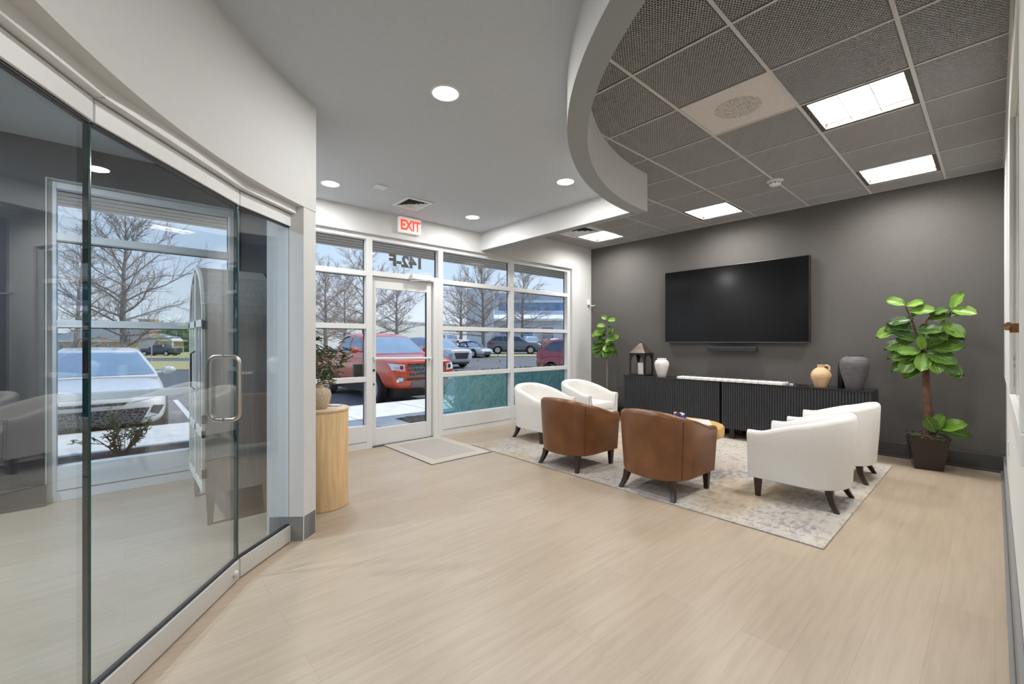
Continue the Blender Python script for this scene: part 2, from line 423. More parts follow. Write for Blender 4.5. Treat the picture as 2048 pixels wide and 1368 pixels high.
# wall between the two front rooms, dark on its hidden side
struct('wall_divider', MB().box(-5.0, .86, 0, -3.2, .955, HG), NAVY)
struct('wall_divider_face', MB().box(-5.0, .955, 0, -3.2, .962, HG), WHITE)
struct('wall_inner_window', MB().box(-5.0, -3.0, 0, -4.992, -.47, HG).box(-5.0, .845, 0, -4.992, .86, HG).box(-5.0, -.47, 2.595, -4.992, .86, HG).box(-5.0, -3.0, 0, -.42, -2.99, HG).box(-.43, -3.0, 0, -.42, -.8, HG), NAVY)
# curved wall over the glass doors and its end column
b = MB(); n = 40
a0 = atan2(.96 - CW[1], -3.06 - CW[0]); a1 = atan2(-.487 - CW[1], -.3 - CW[0])
if a0 < 0: a0 += 2 * pi
if a1 < 0: a1 += 2 * pi
pi_, po_ = [], []
for k in range(n + 1):
    a = a0 + (a1 - a0) * k / n
    pi_.append((CW[0] + RW * cos(a), CW[1] + RW * sin(a))); po_.append((CW[0] + (RW + .25) * cos(a), CW[1] + (RW + .25) * sin(a)))
for k in range(n):
    b.prism([pi_[k], pi_[k + 1], po_[k + 1], po_[k]], 2.165, HG)
b.prism([(-2.982, .862), (-3.062, .962), (-3.3, .962), (-3.3, .80), (-3.12, .68)], 0, HG)
struct('wall_left', b, WHITE)
# grey ceiling with its curved edge
pts = []
aa0 = atan2(3.87 - C1[1], -2.505 - C1[0]); aa1 = atan2(1.03 - C1[1], .10 - C1[0])
aa0 += 2 * pi if aa0 < 0 else 0; aa1 += 2 * pi if aa1 < 0 else 0
for k in range(61):
    a = aa0 + (aa1 - aa0) * k / 60; pts.append((C1[0] + R1 * cos(a), C1[1] + R1 * sin(a)))
poly = [(-5.0, 3.87)] + pts + [(2.5, pts[-1][1]), (2.5, -3.0), (-5.0, -3.0)]
b = MB()
b.prism(poly, HG, HG + .08)
struct('ceiling', b, GREYC)
# curved soffit band: white sides, underside in the shade-darkened ceiling grey
def arc(C, R, y0, x1, n=60):
    a = atan2(y0[1] - C[1], y0[0] - C[0]); c = atan2(x1[1] - C[1], x1[0] - C[0])
    a += 2 * pi if a < 0 else 0; c += 2 * pi if c < 0 else 0
    return [(C[0] + R * cos(a + (c - a) * k / n), C[1] + R * sin(a + (c - a) * k / n)) for k in range(n + 1)]
ai = arc(C1, R1, (-2.505, 3.885), (.08, 1.036)); ao = arc(C2, R2, (-2.372, 3.985), (.08, 1.187))
b = MB(); bu = MB()
for k in range(60):
    b.prism([ai[k], ai[k + 1], ao[k + 1], ao[k]], 2.624, 3.3); bu.prism([ai[k], ai[k + 1], ao[k + 1], ao[k]], 2.62, 2.624)
b.box(-5.0, 3.87, 2.624, -2.5, 3.985, 3.3); bu.box(-5.0, 3.87, 2.62, -2.5, 3.985, 2.624)
b.prism([(-2.51, 3.87), (-2.505, 3.885), (-2.372, 3.985), (-2.51, 3.985)], 2.624, 3.3); bu.prism([(-2.51, 3.87), (-2.505, 3.885), (-2.372, 3.985), (-2.51, 3.985)], 2.62, 2.624)
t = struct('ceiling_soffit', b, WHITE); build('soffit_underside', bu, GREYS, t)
# plenum, and an unseen roof slab added to block the sun
struct('roof', MB().box(-5.2, -3.2, 3.45, 2.7, 6.6, 4.3), PLEN)
struct('ceiling_plenum', MB().box(-5.0, 1.0, 3.40, XR, YB, 3.45), PLEN)
b = MB(); b.box(-6.75, -12, 2.78, -5.2, 22, 3.9)
for k in range(9): b.box(-6.72 + k * .17, -12, 2.755, -6.60 + k * .17, 22, 2.78)
struct('roof_overhang', b, mat('ribbed_soffit', (.52, .49, .43), .7, var=.03))
b = MB(); b.box(-5.2, -12, -.1, -5.0, -3.2, 2.8); b.box(-5.2, 6.6, -.1, -5.0, 22, 2.8)
struct('wall_outside', b, mat('outside_wall', (.5, .47, .42), .9, var=.1))

# baseboards
def baseboard(name, segs, m, h=.165):
    b = MB()
    for p, q in segs:
        b.seg(p, q, .0, h, 0, .018); b.seg(p, q, 0, .022, .018, .034)
    return struct(name, b, m, bevel=.004)
baseboard('baseboard_back', [((XR, YB), (-5.0, YB))], BASED)
baseboard('baseboard_right', [((XR, 1.04), (XR, YB))], BASEG)
baseboard('baseboard_window', [((-5.0, YB), (-5.0, 5.92))], BASEG)
baseboard('baseboard_left', [((-3.20, .962), (-4.98, .962)), ((-2.982, .862), (-3.062, .962)), ((-3.07, .962), (-3.2, .962)), ((-3.11, .69), (-2.982, .862))], BASEG)
baseboard('baseboard_inner', [((-4.98, .86), (-3.3, .86)), ((-5.0, -.46), (-5.0, -3.0))], BASED)

# ------------------------------------------------------------------ honeycomb ceiling: tee grid and tiles
GX = [-5.0, -4.61, -4.0, -3.39, -2.784, -2.175, -1.565, -.956, -.347, XR]
GY = [1.22, 1.83, 2.44, 3.05, 3.66, 4.27, 4.88, 5.49, 6.10, YB]
b = MB()
for x in GX[1:-1]: b.box(x - .010, 1.1, HT - .004, x + .010, YB, HT + .002)
for y in GY[1:-1]: b.box(-5.0, y - .008, HT - .0035, XR, y + .008, HT + .0015)
b.box(-5.0, YB - .02, HT - .003, XR, YB, HT + .002); b.box(-5.0, 4.0, HT - .003, -4.98, YB, HT + .002); b.box(XR - .02, 1.2, HT - .003, XR, YB, HT + .002)
struct('trim_1', b, TBAR)
TILE = {}
def tile_mesh(w, h):
    key = (round(w, 2), round(h, 2))
    if key in TILE: return TILE[key]
    P = .0165; r = P / sqrt(3); t = .78
    v = []; f = []
    rows = int(h / (P * .866)) + 1; cols = int(w / P) + 1
    for j in range(rows):
        for i in range(cols):
            cx = (i + .5 * (j % 2)) * P + P * .2; cy = j * P * .866 + P * .5
            if cx > w - .004 or cy > h - .004: continue
            b0 = len(v)
            for rr, z in ((r * 1.01, 0), (r * t, 0), (r * t, .005)):
                for k in range(6):
                    a = pi / 3 * k + pi / 6
                    v.append((min(w, max(0, cx + rr * cos(a))), min(h, max(0, cy + rr * sin(a))), z))
            for k in range(6):
                k2 = (k + 1) % 6
                f.append((b0 + k, b0 + k2, b0 + 6 + k2, b0 + 6 + k)); f.append((b0 + 6 + k, b0 + 6 + k2, b0 + 12 + k2, b0 + 12 + k))
    me = bpy.data.meshes.new('ceiling_tile'); me.from_pydata(v, [], f); me.materials.append(EGG); me.update()
    TILE[key] = me; return me
LIGHTS = [(7, 4), (7, 7), (4, 7), (1, 7)]
SPEAK = (6, 3); VENT = (1, 6)
for i in range(len(GX) - 1):
    for j in range(len(GY) - 1):
        x0, x1, y0, y1 = GX[i], GX[i + 1], GY[j], GY[j + 1]
        if y1 < 4.1:
            near = min(sqrt((x - C2[0]) ** 2 + (y - C2[1]) ** 2) for x in (x0, x1) for y in (y0, y1))
            if near > R2: continue
        if (i, j) in LIGHTS or (i, j) in (SPEAK, VENT): continue
        me = tile_mesh(x1 - x0 - .018, y1 - y0 - .012)
        o = bpy.data.objects.new('ceiling_tile', me); COL.objects.link(o); o.location = (x0 + .009, y0 + .006, HT)
        flag(o, 'grey honeycomb metal ceiling tile set in the grid above the seating area', 'ceiling tile', 'honeycomb ceiling tiles')

TL = ['square ceiling light nearest the viewer, beside the round ceiling speaker tile', 'square ceiling light close to the dark wall, above the right fig tree',
      'square ceiling light near the dark wall, above the television', 'square ceiling light in the far corner above the windows, next to a vent',
      'square ceiling light above the near end of the right wall']
for k, (i, j) in enumerate(LIGHTS):
    x0, x1, y0, y1 = GX[i] + .012, GX[i + 1] - .012, GY[j] + .008, GY[j + 1] - .008
    cx, cy = (x0 + x1) / 2, (y0 + y1) / 2; hw, hh = (x1 - x0) / 2, (y1 - y0) / 2
    t = root('ceiling_light', (cx, cy, HT), label=TL[k], cat='ceiling light', group='square ceiling lights in the honeycomb ceiling')
    b = MB()
    for (a0_, b0_, a1_, b1_) in ((-hw, -hh, hw, -hh + .03), (-hw, hh - .03, hw, hh), (-hw, -hh + .03, -hw + .03, hh - .03), (hw - .03, -hh + .03, hw, hh - .03)):
        b.box(a0_, b0_, 0, a1_, b1_, .07)
    build('light_frame', b, mat('troffer_frame', (.10, .09, .08), .4, metal=.3), t)
    build('diffuser', MB().box(-hw + .03, -hh + .03, .045, hw - .03, hh - .03, .06), PULL, t)
    b = MB()
    for q in (1, 2): b.box(-hw + .03, -hh + .03 + (2 * hh - .06) * q / 3 - .003, .01, hw - .03, -hh + .03 + (2 * hh - .06) * q / 3 + .003, .044)
    for q in (1, 2): b.box(-hw + .03 + (2 * hw - .06) * q / 3 - .003, -hh + .03, .01, -hw + .03 + (2 * hw - .06) * q / 3 + .003, hh - .03, .044)
    build('louver', b, mat('louver_white', (.8, .76, .68), .3), t)
    area('lamp', t, (0, 0, .0440), .5, TROFFER_W, spread=radians(165))
# speaker tile
i, j = SPEAK; cx, cy = (GX[i] + GX[i + 1]) / 2, (GY[j] + GY[j + 1]) / 2
t = root('ceiling_speaker', (cx, cy, HT), label='white square ceiling tile with a round perforated speaker grille', cat='speaker')
build('speaker_panel', MB().box(-.292, -.297, .0, .292, .297, .012), mat('speaker_panel', (.62, .58, .54), .5), t)
m_, tt, bb = nodes_mat('speaker_grille'); co = N(tt, 'TexCoord'); vo = N(tt, 'TexVoronoi'); vo.inputs['Scale'].default_value = 95
tt.links.new(co.outputs['Object'], vo.inputs[0]); tt.links.new(ramp(tt, vo.outputs[0], [(.28, (.14, .12, .11)), (.42, (.55, .51, .48))]), bb.inputs['Base Color'])
build('speaker_grille', MB().lathe([(.15, -.003), (.155, 0), (.155, .003)], 40), m_, t)
# vent tile
i, j = VENT; cx, cy = (GX[i] + GX[i + 1]) / 2, (GY[j] + GY[j + 1]) / 2
def vent(name, cx, cy, z, hw, hh, label, rings=4):
    t = root(name, (cx, cy, z), label=label, cat='vent')
    b = MB()
    for (a0_, b0_, a1_, b1_) in ((-hw, -hh, hw, -hh * .78), (-hw, hh * .78, hw, hh), (-hw, -hh * .78, -hw * .78, hh * .78), (hw * .78, -hh * .78, hw, hh * .78)): b.box(a0_, b0_, -.012, a1_, b1_, .0)
    build('vent_frame', b, ALU, t)
    build('vent_throat', MB().box(-hw * .78, -hh * .78, -.001, hw * .78, hh * .78, .004), PLEN, t)
    b = MB()
    for k in range(rings):
        s0 = .72 - .2 * k; s1 = s0 - .09
        if s1 < .03: s1 = .0
        for sgn in (-1, 1):
            b.add([(-hw * s0, sgn * hh * s0, -.016), (hw * s0, sgn * hh * s0, -.016), (hw * s1, sgn * hh * s1, -.003), (-hw * s1, sgn * hh * s1, -.003)], [(0, 1, 2, 3)])
            b.add([(sgn * hw * s0, -hh * s0, -.016), (sgn * hw * s0, hh * s0, -.016), (sgn * hw * s1, hh * s1, -.003), (sgn * hw * s1, -hh * s1, -.003)], [(0, 1, 2, 3)])
    build('vent_louver', b, ALU, t)
    return t
vent('ceiling_vent', cx, cy, HT - .001, .297, .297, 'white square ceiling vent beside the light in the far window corner')
vent('ceiling_vent', -4.45, 2.455, HG - .001, .19, .16, 'white louvred vent in the smooth grey ceiling above the exit sign')
# smoke detector
t = root('smoke_detector', (-1.563, 5.16, HT - .004), label='white round smoke detector on the honeycomb ceiling', cat='smoke detector')
build('detector_base', MB().lathe([(.075, -.012), (.078, 0)], 32), ALU, t, smooth=True)
build('detector_head', MB().lathe([(.02, -.055), (.045, -.05), (.062, -.035), (.066, -.012)], 32), ALU, t, smooth=True)
b = MB()
for k in range(10):
    a = 2 * pi * k / 10; M = Matrix.Rotation(a, 4, 'Z'); b.box(.050, -.012, -.036, .0665, .012, -.030, M)
build('detector_slot', b, BASED, t)
# small flat plate in grey ceiling
build('ceiling_plate', MB().box(-4.25, 1.89, HG - .012, -4.13, 2.01, HG), ALU, bevel=.003, label='small blank white square plate on the smooth grey ceiling', cat='plate')
# downlights
DL = [(-2.339, 1.525, 'recessed round downlight nearest the viewer, the largest bright disc'), (-4.444, 1.537, 'recessed round downlight above the wood pedestal, left of the exit sign'),
      (-2.837, 3.251, 'recessed round downlight beside the curved soffit'), (-4.431, 3.294, 'recessed round downlight near the windows, right of the exit sign')]
for x, y, lab in DL + [(-.35, .45, 'unseen downlight added above the viewpoint for brightness'), (1.4, -1.0, 'unseen downlight added behind the viewpoint for brightness'), (-3.6, -1.2, 'unseen downlight added to brighten the room behind the glass doors'), (-3.5, -2.2, 'second unseen downlight added to brighten the room behind the glass doors')]:  # all after DL are unseen lamps added to brighten the rooms
    t = root('downlight', (x, y, HG), label=lab, cat='downlight', group='recessed downlights in the grey ceiling')
    build('downlight_trim', MB().lathe([(.082, -.006), (.094, -.004), (.097, 0), (.082, 0)], 40, close=True), ALU, t, smooth=True)
    build('downlight_lens', MB().lathe([(.083, -.0055), (.083, -.001)], 40), LENS, t)
    area('lamp', t, (0, 0, -.010), .16, DOWN_W * (3.8 if y < -1.1 and x < -3 else 1.9 if x > 1 else 1), shape='DISK', col=(.72, .86, 1) if (y < -1.1 and x < -3) else (1, .99, .972))

# ------------------------------------------------------------------ storefront windows and the entrance door
XF, XG = -5.05, -5.15
def storefront(name, y0, y1, ym, zs, panes_m, sill=.28, top=2.533, jl=.07, jr=.07, gx=-5.135):
    t = root(name, (0, y0, 0), kind='structure')
    b = MB(); Wd = y1 - y0
    b.box(XG, 0, 0, XF, jl, 2.59); b.box(XG, Wd - jr, 0, XF, Wd, 2.59)
    b.box(XG, jl, top, XF, Wd - jr, 2.59); b.box(XG, jl, .0, XF, Wd - jr, sill)
    build('window_frame', b, ALU, t, bevel=.003)
    b = MB(); b.box(XF - .001, jl, .085, XF + .003, Wd - jr, .09); build('sill_groove', b, BASEG, t)
    edges = [sill] + [z for z in zs] + [top]
    prev = sill
    for z in zs:
        build('muntin', MB().box(XG, jl, z - .03, XF, Wd - jr, z + .03), ALU, t, bevel=.003)
    lo = sill
    for k, z in enumerate(list(zs) + [top + .03]):
        hi = z - .03
        build('pane', MB().box(gx - .004, jl, lo, gx + .004, Wd - jr, hi), panes_m[k], t)
        b = MB()
        g = .006
        b.box(gx - .006, Wd - jr - g, lo, gx + .008, Wd - jr, hi); b.box(gx - .006, jl, hi - g, gx + .008, Wd - jr, hi)
        build('gasket', b, GASKET, t)
        lo = z + .03
    return t
ZM = (.838, 1.478, 2.118)
storefront('window_1', .97, 2.245, 0, ZM, [WGLASS] * 4, jr=.075)
storefront('window_2', 3.18, 4.53, 0, ZM, [TGLASS, WGLASS, WGLASS, WGLASS], jl=.075, jr=.035)
storefront('window_3', 4.53, 5.91, 0, ZM, [TGLASS, WGLASS, WGLASS, WGLASS], jl=.035)
storefront('window_4', -.46, .84, 0, (.83, 1.44, 2.145), [WGLASS] * 4, jl=.05)
# transom and door frame
t = root('window_6', (0, 2.245, 2.1), kind='structure')
b = MB(); b.box(XG, 0, .0, XF, .935, .06); b.box(XG, 0, .433, XF, .935, .49); b.box(XG, .86, -2.1, XF, .935, .0)
build('window_frame', b, ALU, t, bevel=.003)
build('pane', MB().box(-5.139, 0, .06, -5.131, .935, .433), WGLASS, t)
build('gasket', MB().box(-5.141, .925, .06, -5.127, .935, .433).box(-5.141, 0, .427, -5.127, .935, .433), GASKET, t)
VINYL = mat('dark_vinyl', (.03, .035, .02), .5)
Mx = Matrix.Translation((-5.128, .5, .17)) @ Matrix(((0, 0, -1, 0), (-1, 0, 0, 0), (0, 1, 0, 0), (0, 0, 0, 1)))
text_mesh('door_number', '142-F', .20, VINYL, t, Mx, bold=.010, depth=.0006, sx=1.06)
# door leaf
t = root('door_1', (-5.14, 2.25, .012), kind='structure')
b = MB(); dw = .85
b.box(0, 0, 0, .045, .06, 2.08); b.box(0, dw - .075, 0, .045, dw, 2.08); b.box(0, .06, 0, .045, dw - .075, .21); b.box(0, .06, 1.94, .045, dw - .075, 2.08)
build('door_frame', b, ALU, t, bevel=.003)
build('pane', MB().box(.018, .06, .21, .026, dw - .075, 1.94), WGLASS, t)
build('gasket', MB().box(.014, dw - .085, .21, .034, dw - .075, 1.94), GASKET, t)
b = MB(); b.tube([(.075, .03, 1.075), (.075, dw - .02, 1.06)], .014, 10); b.box(.045, .02, 1.055, .085, .05, 1.095); b.box(.045, dw - .05, 1.04, .085, dw - .02, 1.08)
build('push_bar', b, ALU, t, smooth=True)
b = MB(); b.lathe([(.016, 0), (.016, .012)], 16, M=Matrix.Translation((.045, .03, .93)) @ Matrix.Rotation(pi / 2, 4, 'Y')); b.lathe([(.010, 0), (.010, .012)], 16, M=Matrix.Translation((.045, .03, .76)) @ Matrix.Rotation(pi / 2, 4, 'Y'))
build('lock', b, BASED, t)
RED = mat('red_vinyl', (.55, .02, .02), .5)
My = Matrix.Translation((.0275, .43, .93)) @ Matrix(((0, 0, 1, 0), (1, 0, 0, 0), (0, 1, 0, 0), (0, 0, 0, 1)))
text_mesh('door_lettering', 'THIS DOOR TO\nREMAIN UNLOCKED\nDURING BUSINESS HOURS', .034, RED, t, My, bold=.0006, depth=.0003)
t = root('door_closer', (-5.05, 2.78, 2.14), label='pale metal door closer above the glass entrance door', cat='door closer')
build('closer_body', MB().box(0, -.02, -.035, .05, .27, .03), ALU, t, bevel=.006)
b = MB(); b.tube([(.03, .20, -.04), (.10, .10, -.05), (.01, -.03, -.06)], .008, 8); b.box(.02, .19, -.045, .045, .215, -.03)
build('closer_arm', b, STEEL, t, smooth=True)
struct('trim_2', MB().box(-5.2, 2.245, 0, -5.06, 3.105, .012), mat('threshold', (.12, .12, .12), .4, metal=.6))
# card reader box on the glass
build('card_reader', MB().box(-5.20, 2.06, .86, -5.155, 2.168, 1.02), BLACK, bevel=.006, label='black box fixed to the window frame left of the entrance door', cat='card reader')

# exit sign
t = root('exit_sign', (XW, 2.70, 2.765), label='white lit exit sign with red letters above the entrance door', cat='exit sign')
SIGNW = mat('sign_white', (.8, .78, .76), .4, emit=(1, .95, .92), es=.22)
build('sign_housing', MB().box(.002, -.155, -.1, .055, .155, .1), SIGNW, t, bevel=.012, seg=3)
Mz = Matrix.Translation((.0565, 0, -.062)) @ Matrix(((0, 0, 1, 0), (1, 0, 0, 0), (0, 1, 0, 0), (0, 0, 0, 1)))
text_mesh('sign_letters', 'EXIT', .175, mat('sign_red', (.8, .05, .03), .4, emit=(1, .08, .04), es=.9), t, Mz, bold=.006, depth=.001, sx=.78)
# motion sensor in the corner
t = root('motion_sensor', (XW, 6.36, 2.02), label='small white motion sensor in the corner of the window wall', cat='sensor')
build('sensor_body', MB().prism([(0, -.035), (.035, -.02), (.04, .02), (0, .035)], -.05, .05), ALU, t, bevel=.005)
build('sensor_arm', MB().tube([(.02, .03, -.05), (.08, .05, -.07), (.12, .05, -.055)], .008, 8), ALU, t, smooth=True)

# ------------------------------------------------------------------ glass doors on the left
for k, nm in ((0, 'window_7'), (1, 'door_2'), (2, 'door_3'), (3, 'window_8')):
    p, q = PN[k], PN[k + 1]; dx, dy = q[0] - p[0], q[1] - p[1]; l = sqrt(dx * dx + dy * dy)
    t = root(nm, (p[0], p[1], 0), atan2(dy, dx), kind='structure')
    # local x along the panel, local +y toward the room; face of rails at y = 0
    g = .004
    build('bottom_rail', MB().box(g, -.045, .008, l - g, 0, .108), STEEL, t, bevel=.002)
    build('top_rail', MB().box(g, -.045, 2.035, l - g, 0, 2.112), ALU, t, bevel=.002)
    b = MB(); b.box(g, -.030, .108, l - g, -.014, 2.035)
    build('pane', b, DGLASS, t)
    b = MB(); b.box(g, -.034, .108, l - g, -.010, .116); b.box(g, -.034, 2.027, l - g, -.010, 2.035)
    build('gasket', b, GASKET, t)
    b = MB(); b.box(0, -.031, .11, g, -.013, 2.03); b.box(l - g, -.031, .11, l, -.013, 2.03)
    build('glass_edge', b, GEDGE, t)
    if k == 1:
        for s, nm2 in ((1, 'handle'), (-1, 'handle')):
            yc = -.014 if s > 0 else -.030; yo = yc + s * .065
            hb = MB(); pts = []
            x0 = .105; zt, zb = 1.215, .885; r = .035
            pts = [(x0, yc, zt), (x0, yo - s * r, zt)]
            for a in range(1, 5):
                pts.append((x0, yo - s * r + s * r * sin(a * pi / 8), zt - r + r * cos(a * pi / 8)))
            for a in range(0, 5):
                pts.append((x0, yo - s * r + s * r * cos(a * pi / 8), zb + r - r * sin(a * pi / 8)))
            pts.append((x0, yc, zb))
            hb.tube(pts, .0115, 14)
            build(nm2, hb, NICKEL, t, smooth=True)
        lk = MB().lathe([(.018, 0), (.018, .010), (.011, .018)], 20, M=Matrix.Translation((.05, 0, .055)) @ Matrix.Rotation(-pi / 2, 4, 'X'))
        build('lock', lk, STEEL, t, smooth=True)
b = MB()
for k in range(4): b.seg(PN[k], PN[k + 1], 2.118, 2.165, -.06, .034)
struct('trim_3', b, ALU)

# ------------------------------------------------------------------ rug, mat
RC = (-2.54, 4.58)
build('area_rug', MB().box(-1.83, -1.35, 0, 1.83, 1.35, .009), M_RUG, loc=(RC[0], RC[1], .0005), bevel=.003, label='large faded beige and blue patterned rug under the armchairs', cat='rug')
o = build('entry_mat', MB().box(-.57, -.40, 0, .57, .40, .010), M_MAT, loc=(-4.51, 2.80, .0005), bevel=.004, label='beige woven mat on the floor inside the entrance door', cat='mat')
o = build('mat_edge', MB().box(-.575, -.405, 0, .575, .405, .003), BASED, o)

# ------------------------------------------------------------------ tub armchairs (front = local +Y)
def tub_section(s):
    """plan point of the outer U at parameter s in 0..1, unit size"""
    w, yf, yb = .33, .33, -.335
    ys = -.02
    straight = yf - ys; arcl = pi / 2 * (w + (ys - yb)) / 1.0
    tot = 2 * straight + arcl; d = s * tot
    if d < straight: return (-w, yf - d), (-1, 0)
    if d > tot - straight: return (w, yf - (tot - d)), (1, 0)
    a = pi * (d - straight) / arcl; e = .82
    c_, s_ = cos(a), sin(a)
    x = -w * math.copysign(abs(c_) ** e, c_); y = ys - (ys - yb) * abs(s_) ** e
    nx, ny = -c_ / w, -s_ / (ys - yb); l = sqrt(nx * nx + ny * ny)
    return (x, y), (nx / l, ny / l)
def armchair(name, cover, seam, nail, label, group, rug_z=.0095):
    t = root(name, label=label, cat='armchair', group=group)
    ns = 44; b = MB(); rings = []
    for i in range(ns + 1):
        s = i / ns; (x, y), (nx, ny) = tub_section(s)
        k = sin(pi * min(1, max(0, (s - .06) / .88))) ** 1.1
        zt = .548 + .165 * (k ** .9)
        th = .062 + .03 * k
        ring = []
        def pt(off, z, sc):
            px, py = x * sc, (y if y > 0 else y * (sc if k > .05 else 1))
            ring.append((px - nx * off, py - ny * off, z))
        pt(.012, .150, .915); pt(0, .158, .925); pt(0, .30, .955); pt(0, .45, .985)
        pt(-.004, zt - .035, 1.0); pt(.004, zt - .012, 1.0); pt(.022, zt, 1.0)
        pt(th * .75, zt - .002, 1.0); pt(th, zt - .02, 1.0); pt(th + .008, zt - .06, 1.0); pt(th + .02, .36, .98); pt(th + .02, .20, .96); pt(th * .6, .150, .93)
        rings.append(ring)
    m = len(rings[0])
    v = [p for r in rings for p in r]; f = []
    for i in range(ns):
        for j in range(m):
            j2 = (j + 1) % m; f.append((i * m + j, (i + 1) * m + j, (i + 1) * m + j2, i * m + j2))
    f.append(tuple(range(m))); f.append(tuple(ns * m + j for j in range(m - 1, -1, -1)))
    b.add(v, f)
    build('backrest', b, cover, t, smooth=True)
    # seat base and cushion
    def plan(sc, yf, n=22, ins=.07):
        out = []
        for i in range(n + 1):
            (x, y), (nx, ny) = tub_section(i / n)
            x, y = (x - nx * ins) * sc, (y - ny * ins) * sc if y < 0 else y - ny * ins
            out.append((x, min(y, yf)))
        return out
    pl = plan(.97, .315); build('seat_base', MB().prism(pl, .150, .315), cover, t, bevel=.008, smooth=True)
    pl = plan(.965, .335, ins=.095)
    bc = MB(); cx = sum(p[0] for p in pl) / len(pl); cy = .02
    lv = [(.97, .318), (1.0, .335), (1.0, .395), (.95, .42), (.55, .432), (.0, .436)]
    n = len(pl); vv = []; ff = []
    for sc, z in lv[:-1]: vv += [(cx + (p[0] - cx) * sc, cy + (p[1] - cy) * sc, z) for p in pl]
    vv.append((cx, cy, lv[-1][1]))
    for q in range(len(lv) - 2):
        for i in range(n): ff.append((q * n + i, q * n + (i + 1) % n, (q + 1) * n + (i + 1) % n, (q + 1) * n + i))
    for i in range(n): ff.append(((len(lv) - 2) * n + i, (len(lv) - 2) * n + (i + 1) % n, len(vv) - 1))
    ff.append(tuple(range(n - 1, -1, -1)))
    bc.add(vv, ff); build('seat_cushion', bc, cover, t, smooth=True)
    # legs
    def leg(x, y, dx, dy):
        lb = MB(); st = []
        for q in range(6):
            u = q / 5; z = .155 * (1 - u); h = .026 - .009 * u
            off = (u ** 1.8)
            st.append([(x + dx * off + a * h, y + dy * off + c * h, z) for a, c in ((-1, -1), (1, -1), (1, 1), (-1, 1))])
        vv = [p for r in st for p in r]; ff = [(3, 2, 1, 0), (20, 21, 22, 23)]
        for q in range(5):
            for j in range(4): ff.append((q * 4 + j, q * 4 + (j + 1) % 4, q * 4 + 4 + (j + 1) % 4, q * 4 + 4 + j))
        lb.add(vv, ff); return lb
    for x, y, dx, dy in ((-.265, .265, 0, .0), (.265, .265, 0, .0), (-.215, -.215, -.035, -.055), (.215, -.215, .035, -.055)):
        build('leg', leg(x, y, dx, dy), WOOD_D, t, smooth=True, bevel=.002)
    if nail:
        nb = MB()
        def stud(x, y, z, r=.0062):
            nb.lathe([(r, 0), (r * .8, r * .5), (r * .3, r * .8)], 8, M=Matrix.Translation((x, y, z)) @ Matrix.Rotation(-pi / 2, 4, 'X'))
        for sx in (-1, 1):
            for q in range(17):
                z = .165 + q * .0225; w_ = .33 * (.925 + .075 * (z - .15) / .4)
                stud(sx * (w_ - .012), .331, z); stud(sx * (w_ - .058), .331, z)
        for q in range(25): stud(-.27 + q * .0225, .316, .162)
        build('nailhead_trim', nb, NAIL, t)
    if seam:
        for s in (.30, .70):
            sb = MB(); (x, y), (nx, ny) = tub_section(s); k = sin(pi * (s - .06) / .88) ** 1.1; zt = .548 + .165 * k ** .9
            sb.tube([(x * .925 + nx * .001, y * .925 + ny * .001, .158), (x * .955 + nx * .001, y * .955 + ny * .001, .30), (x * .985 + nx * .001, y * .985 + ny * .001, .45), (x + nx * .005, y + ny * .005, zt - .035)], .0028, 6)
            build('seam', sb, seam, t, smooth=True)
    return t
RZ = .010
wc = armchair('armchair', WHT_F, None, True, 'white fabric tub armchair nearest the entrance door, left of the brown chairs', 'white fabric armchairs')
wc.location = (-4.06, 4.16, RZ); wc.rotation_euler = (0, 0, -pi / 2)
dup(wc, None, (-4.02, 5.06, RZ), -pi / 2 - .04, 'white fabric tub armchair in the window corner, in front of the smaller fig tree')
dup(wc, None, (-1.055, 4.205, RZ), pi / 2, 'white fabric tub armchair on the right, nearest the viewer')
dup(wc, None, (-1.045, 5.19, RZ), pi / 2 + .03, 'white fabric tub armchair on the right, behind the other, closer to the dark wall')
bc_ = armchair('armchair', LEATH, LEATH2, False, 'brown leather tub armchair on the left of the two, beside the white chair', 'brown leather armchairs')
bc_.location = (-2.97, 3.555, RZ)
dup(bc_, None, (-1.955, 3.535, RZ), -.02, 'brown leather tub armchair on the right of the two, nearest the viewer')

# ------------------------------------------------------------------ coffee table and what stands on it
t = root('coffee_table', (-2.17, 4.31, RZ + .001), label='round light wood coffee table behind the brown armchairs', cat='table')
build('tabletop', MB().lathe([(.37, .33), (.395, .345), (.40, .36), (.40, .425), (.39, .438), (.37, .44)], 64), mat('honey_oak', (.62, .38, .13), .4, var=.2, scale=6, stretch=(8, 1, 1)), t, smooth=True)
for a in range(4):
    an = pi / 4 + a * pi / 2
    build('leg', MB().tube([(.27 * cos(an), .27 * sin(an), .335), (.30 * cos(an), .30 * sin(an), 0)], [.03, .02], 12), mat('honey_oak'), t, smooth=True)
t = root('candle_jar', (-2.14, 4.20, .4515), label='cobalt blue glass candle jar with a silver lid on the coffee table', cat='candle')
build('jar', MB().lathe([(.055, 0), (.062, .008), (.062, .09), (.052, .102)], 36), mat('cobalt_glass', (.01, .02, .38), .08, spec=.9), t, smooth=True)
build('lid', MB().lathe([(.054, .102), (.056, .104), (.056, .124), (.05, .128)], 36), CHROME, t, smooth=True)
build('label_band', MB().lathe([(.0625, .03), (.0628, .031), (.0628, .066), (.0625, .067)], 36), mat('cobalt_paper', (.08, .12, .6), .6), t, smooth=True)
t = root('magazine', (-2.06, 4.46, .4515), .5, label='white magazine lying on the coffee table', cat='magazine')
build('pages', MB().box(-.11, -.15, 0, .11, .15, .006), mat('paper_white', (.8, .8, .78), .6), t)
build('cover', MB().box(-.112, -.152, .006, .112, .152, .0072), mat('cover_print', (.72, .72, .70), .3, var=.2, scale=14), t)

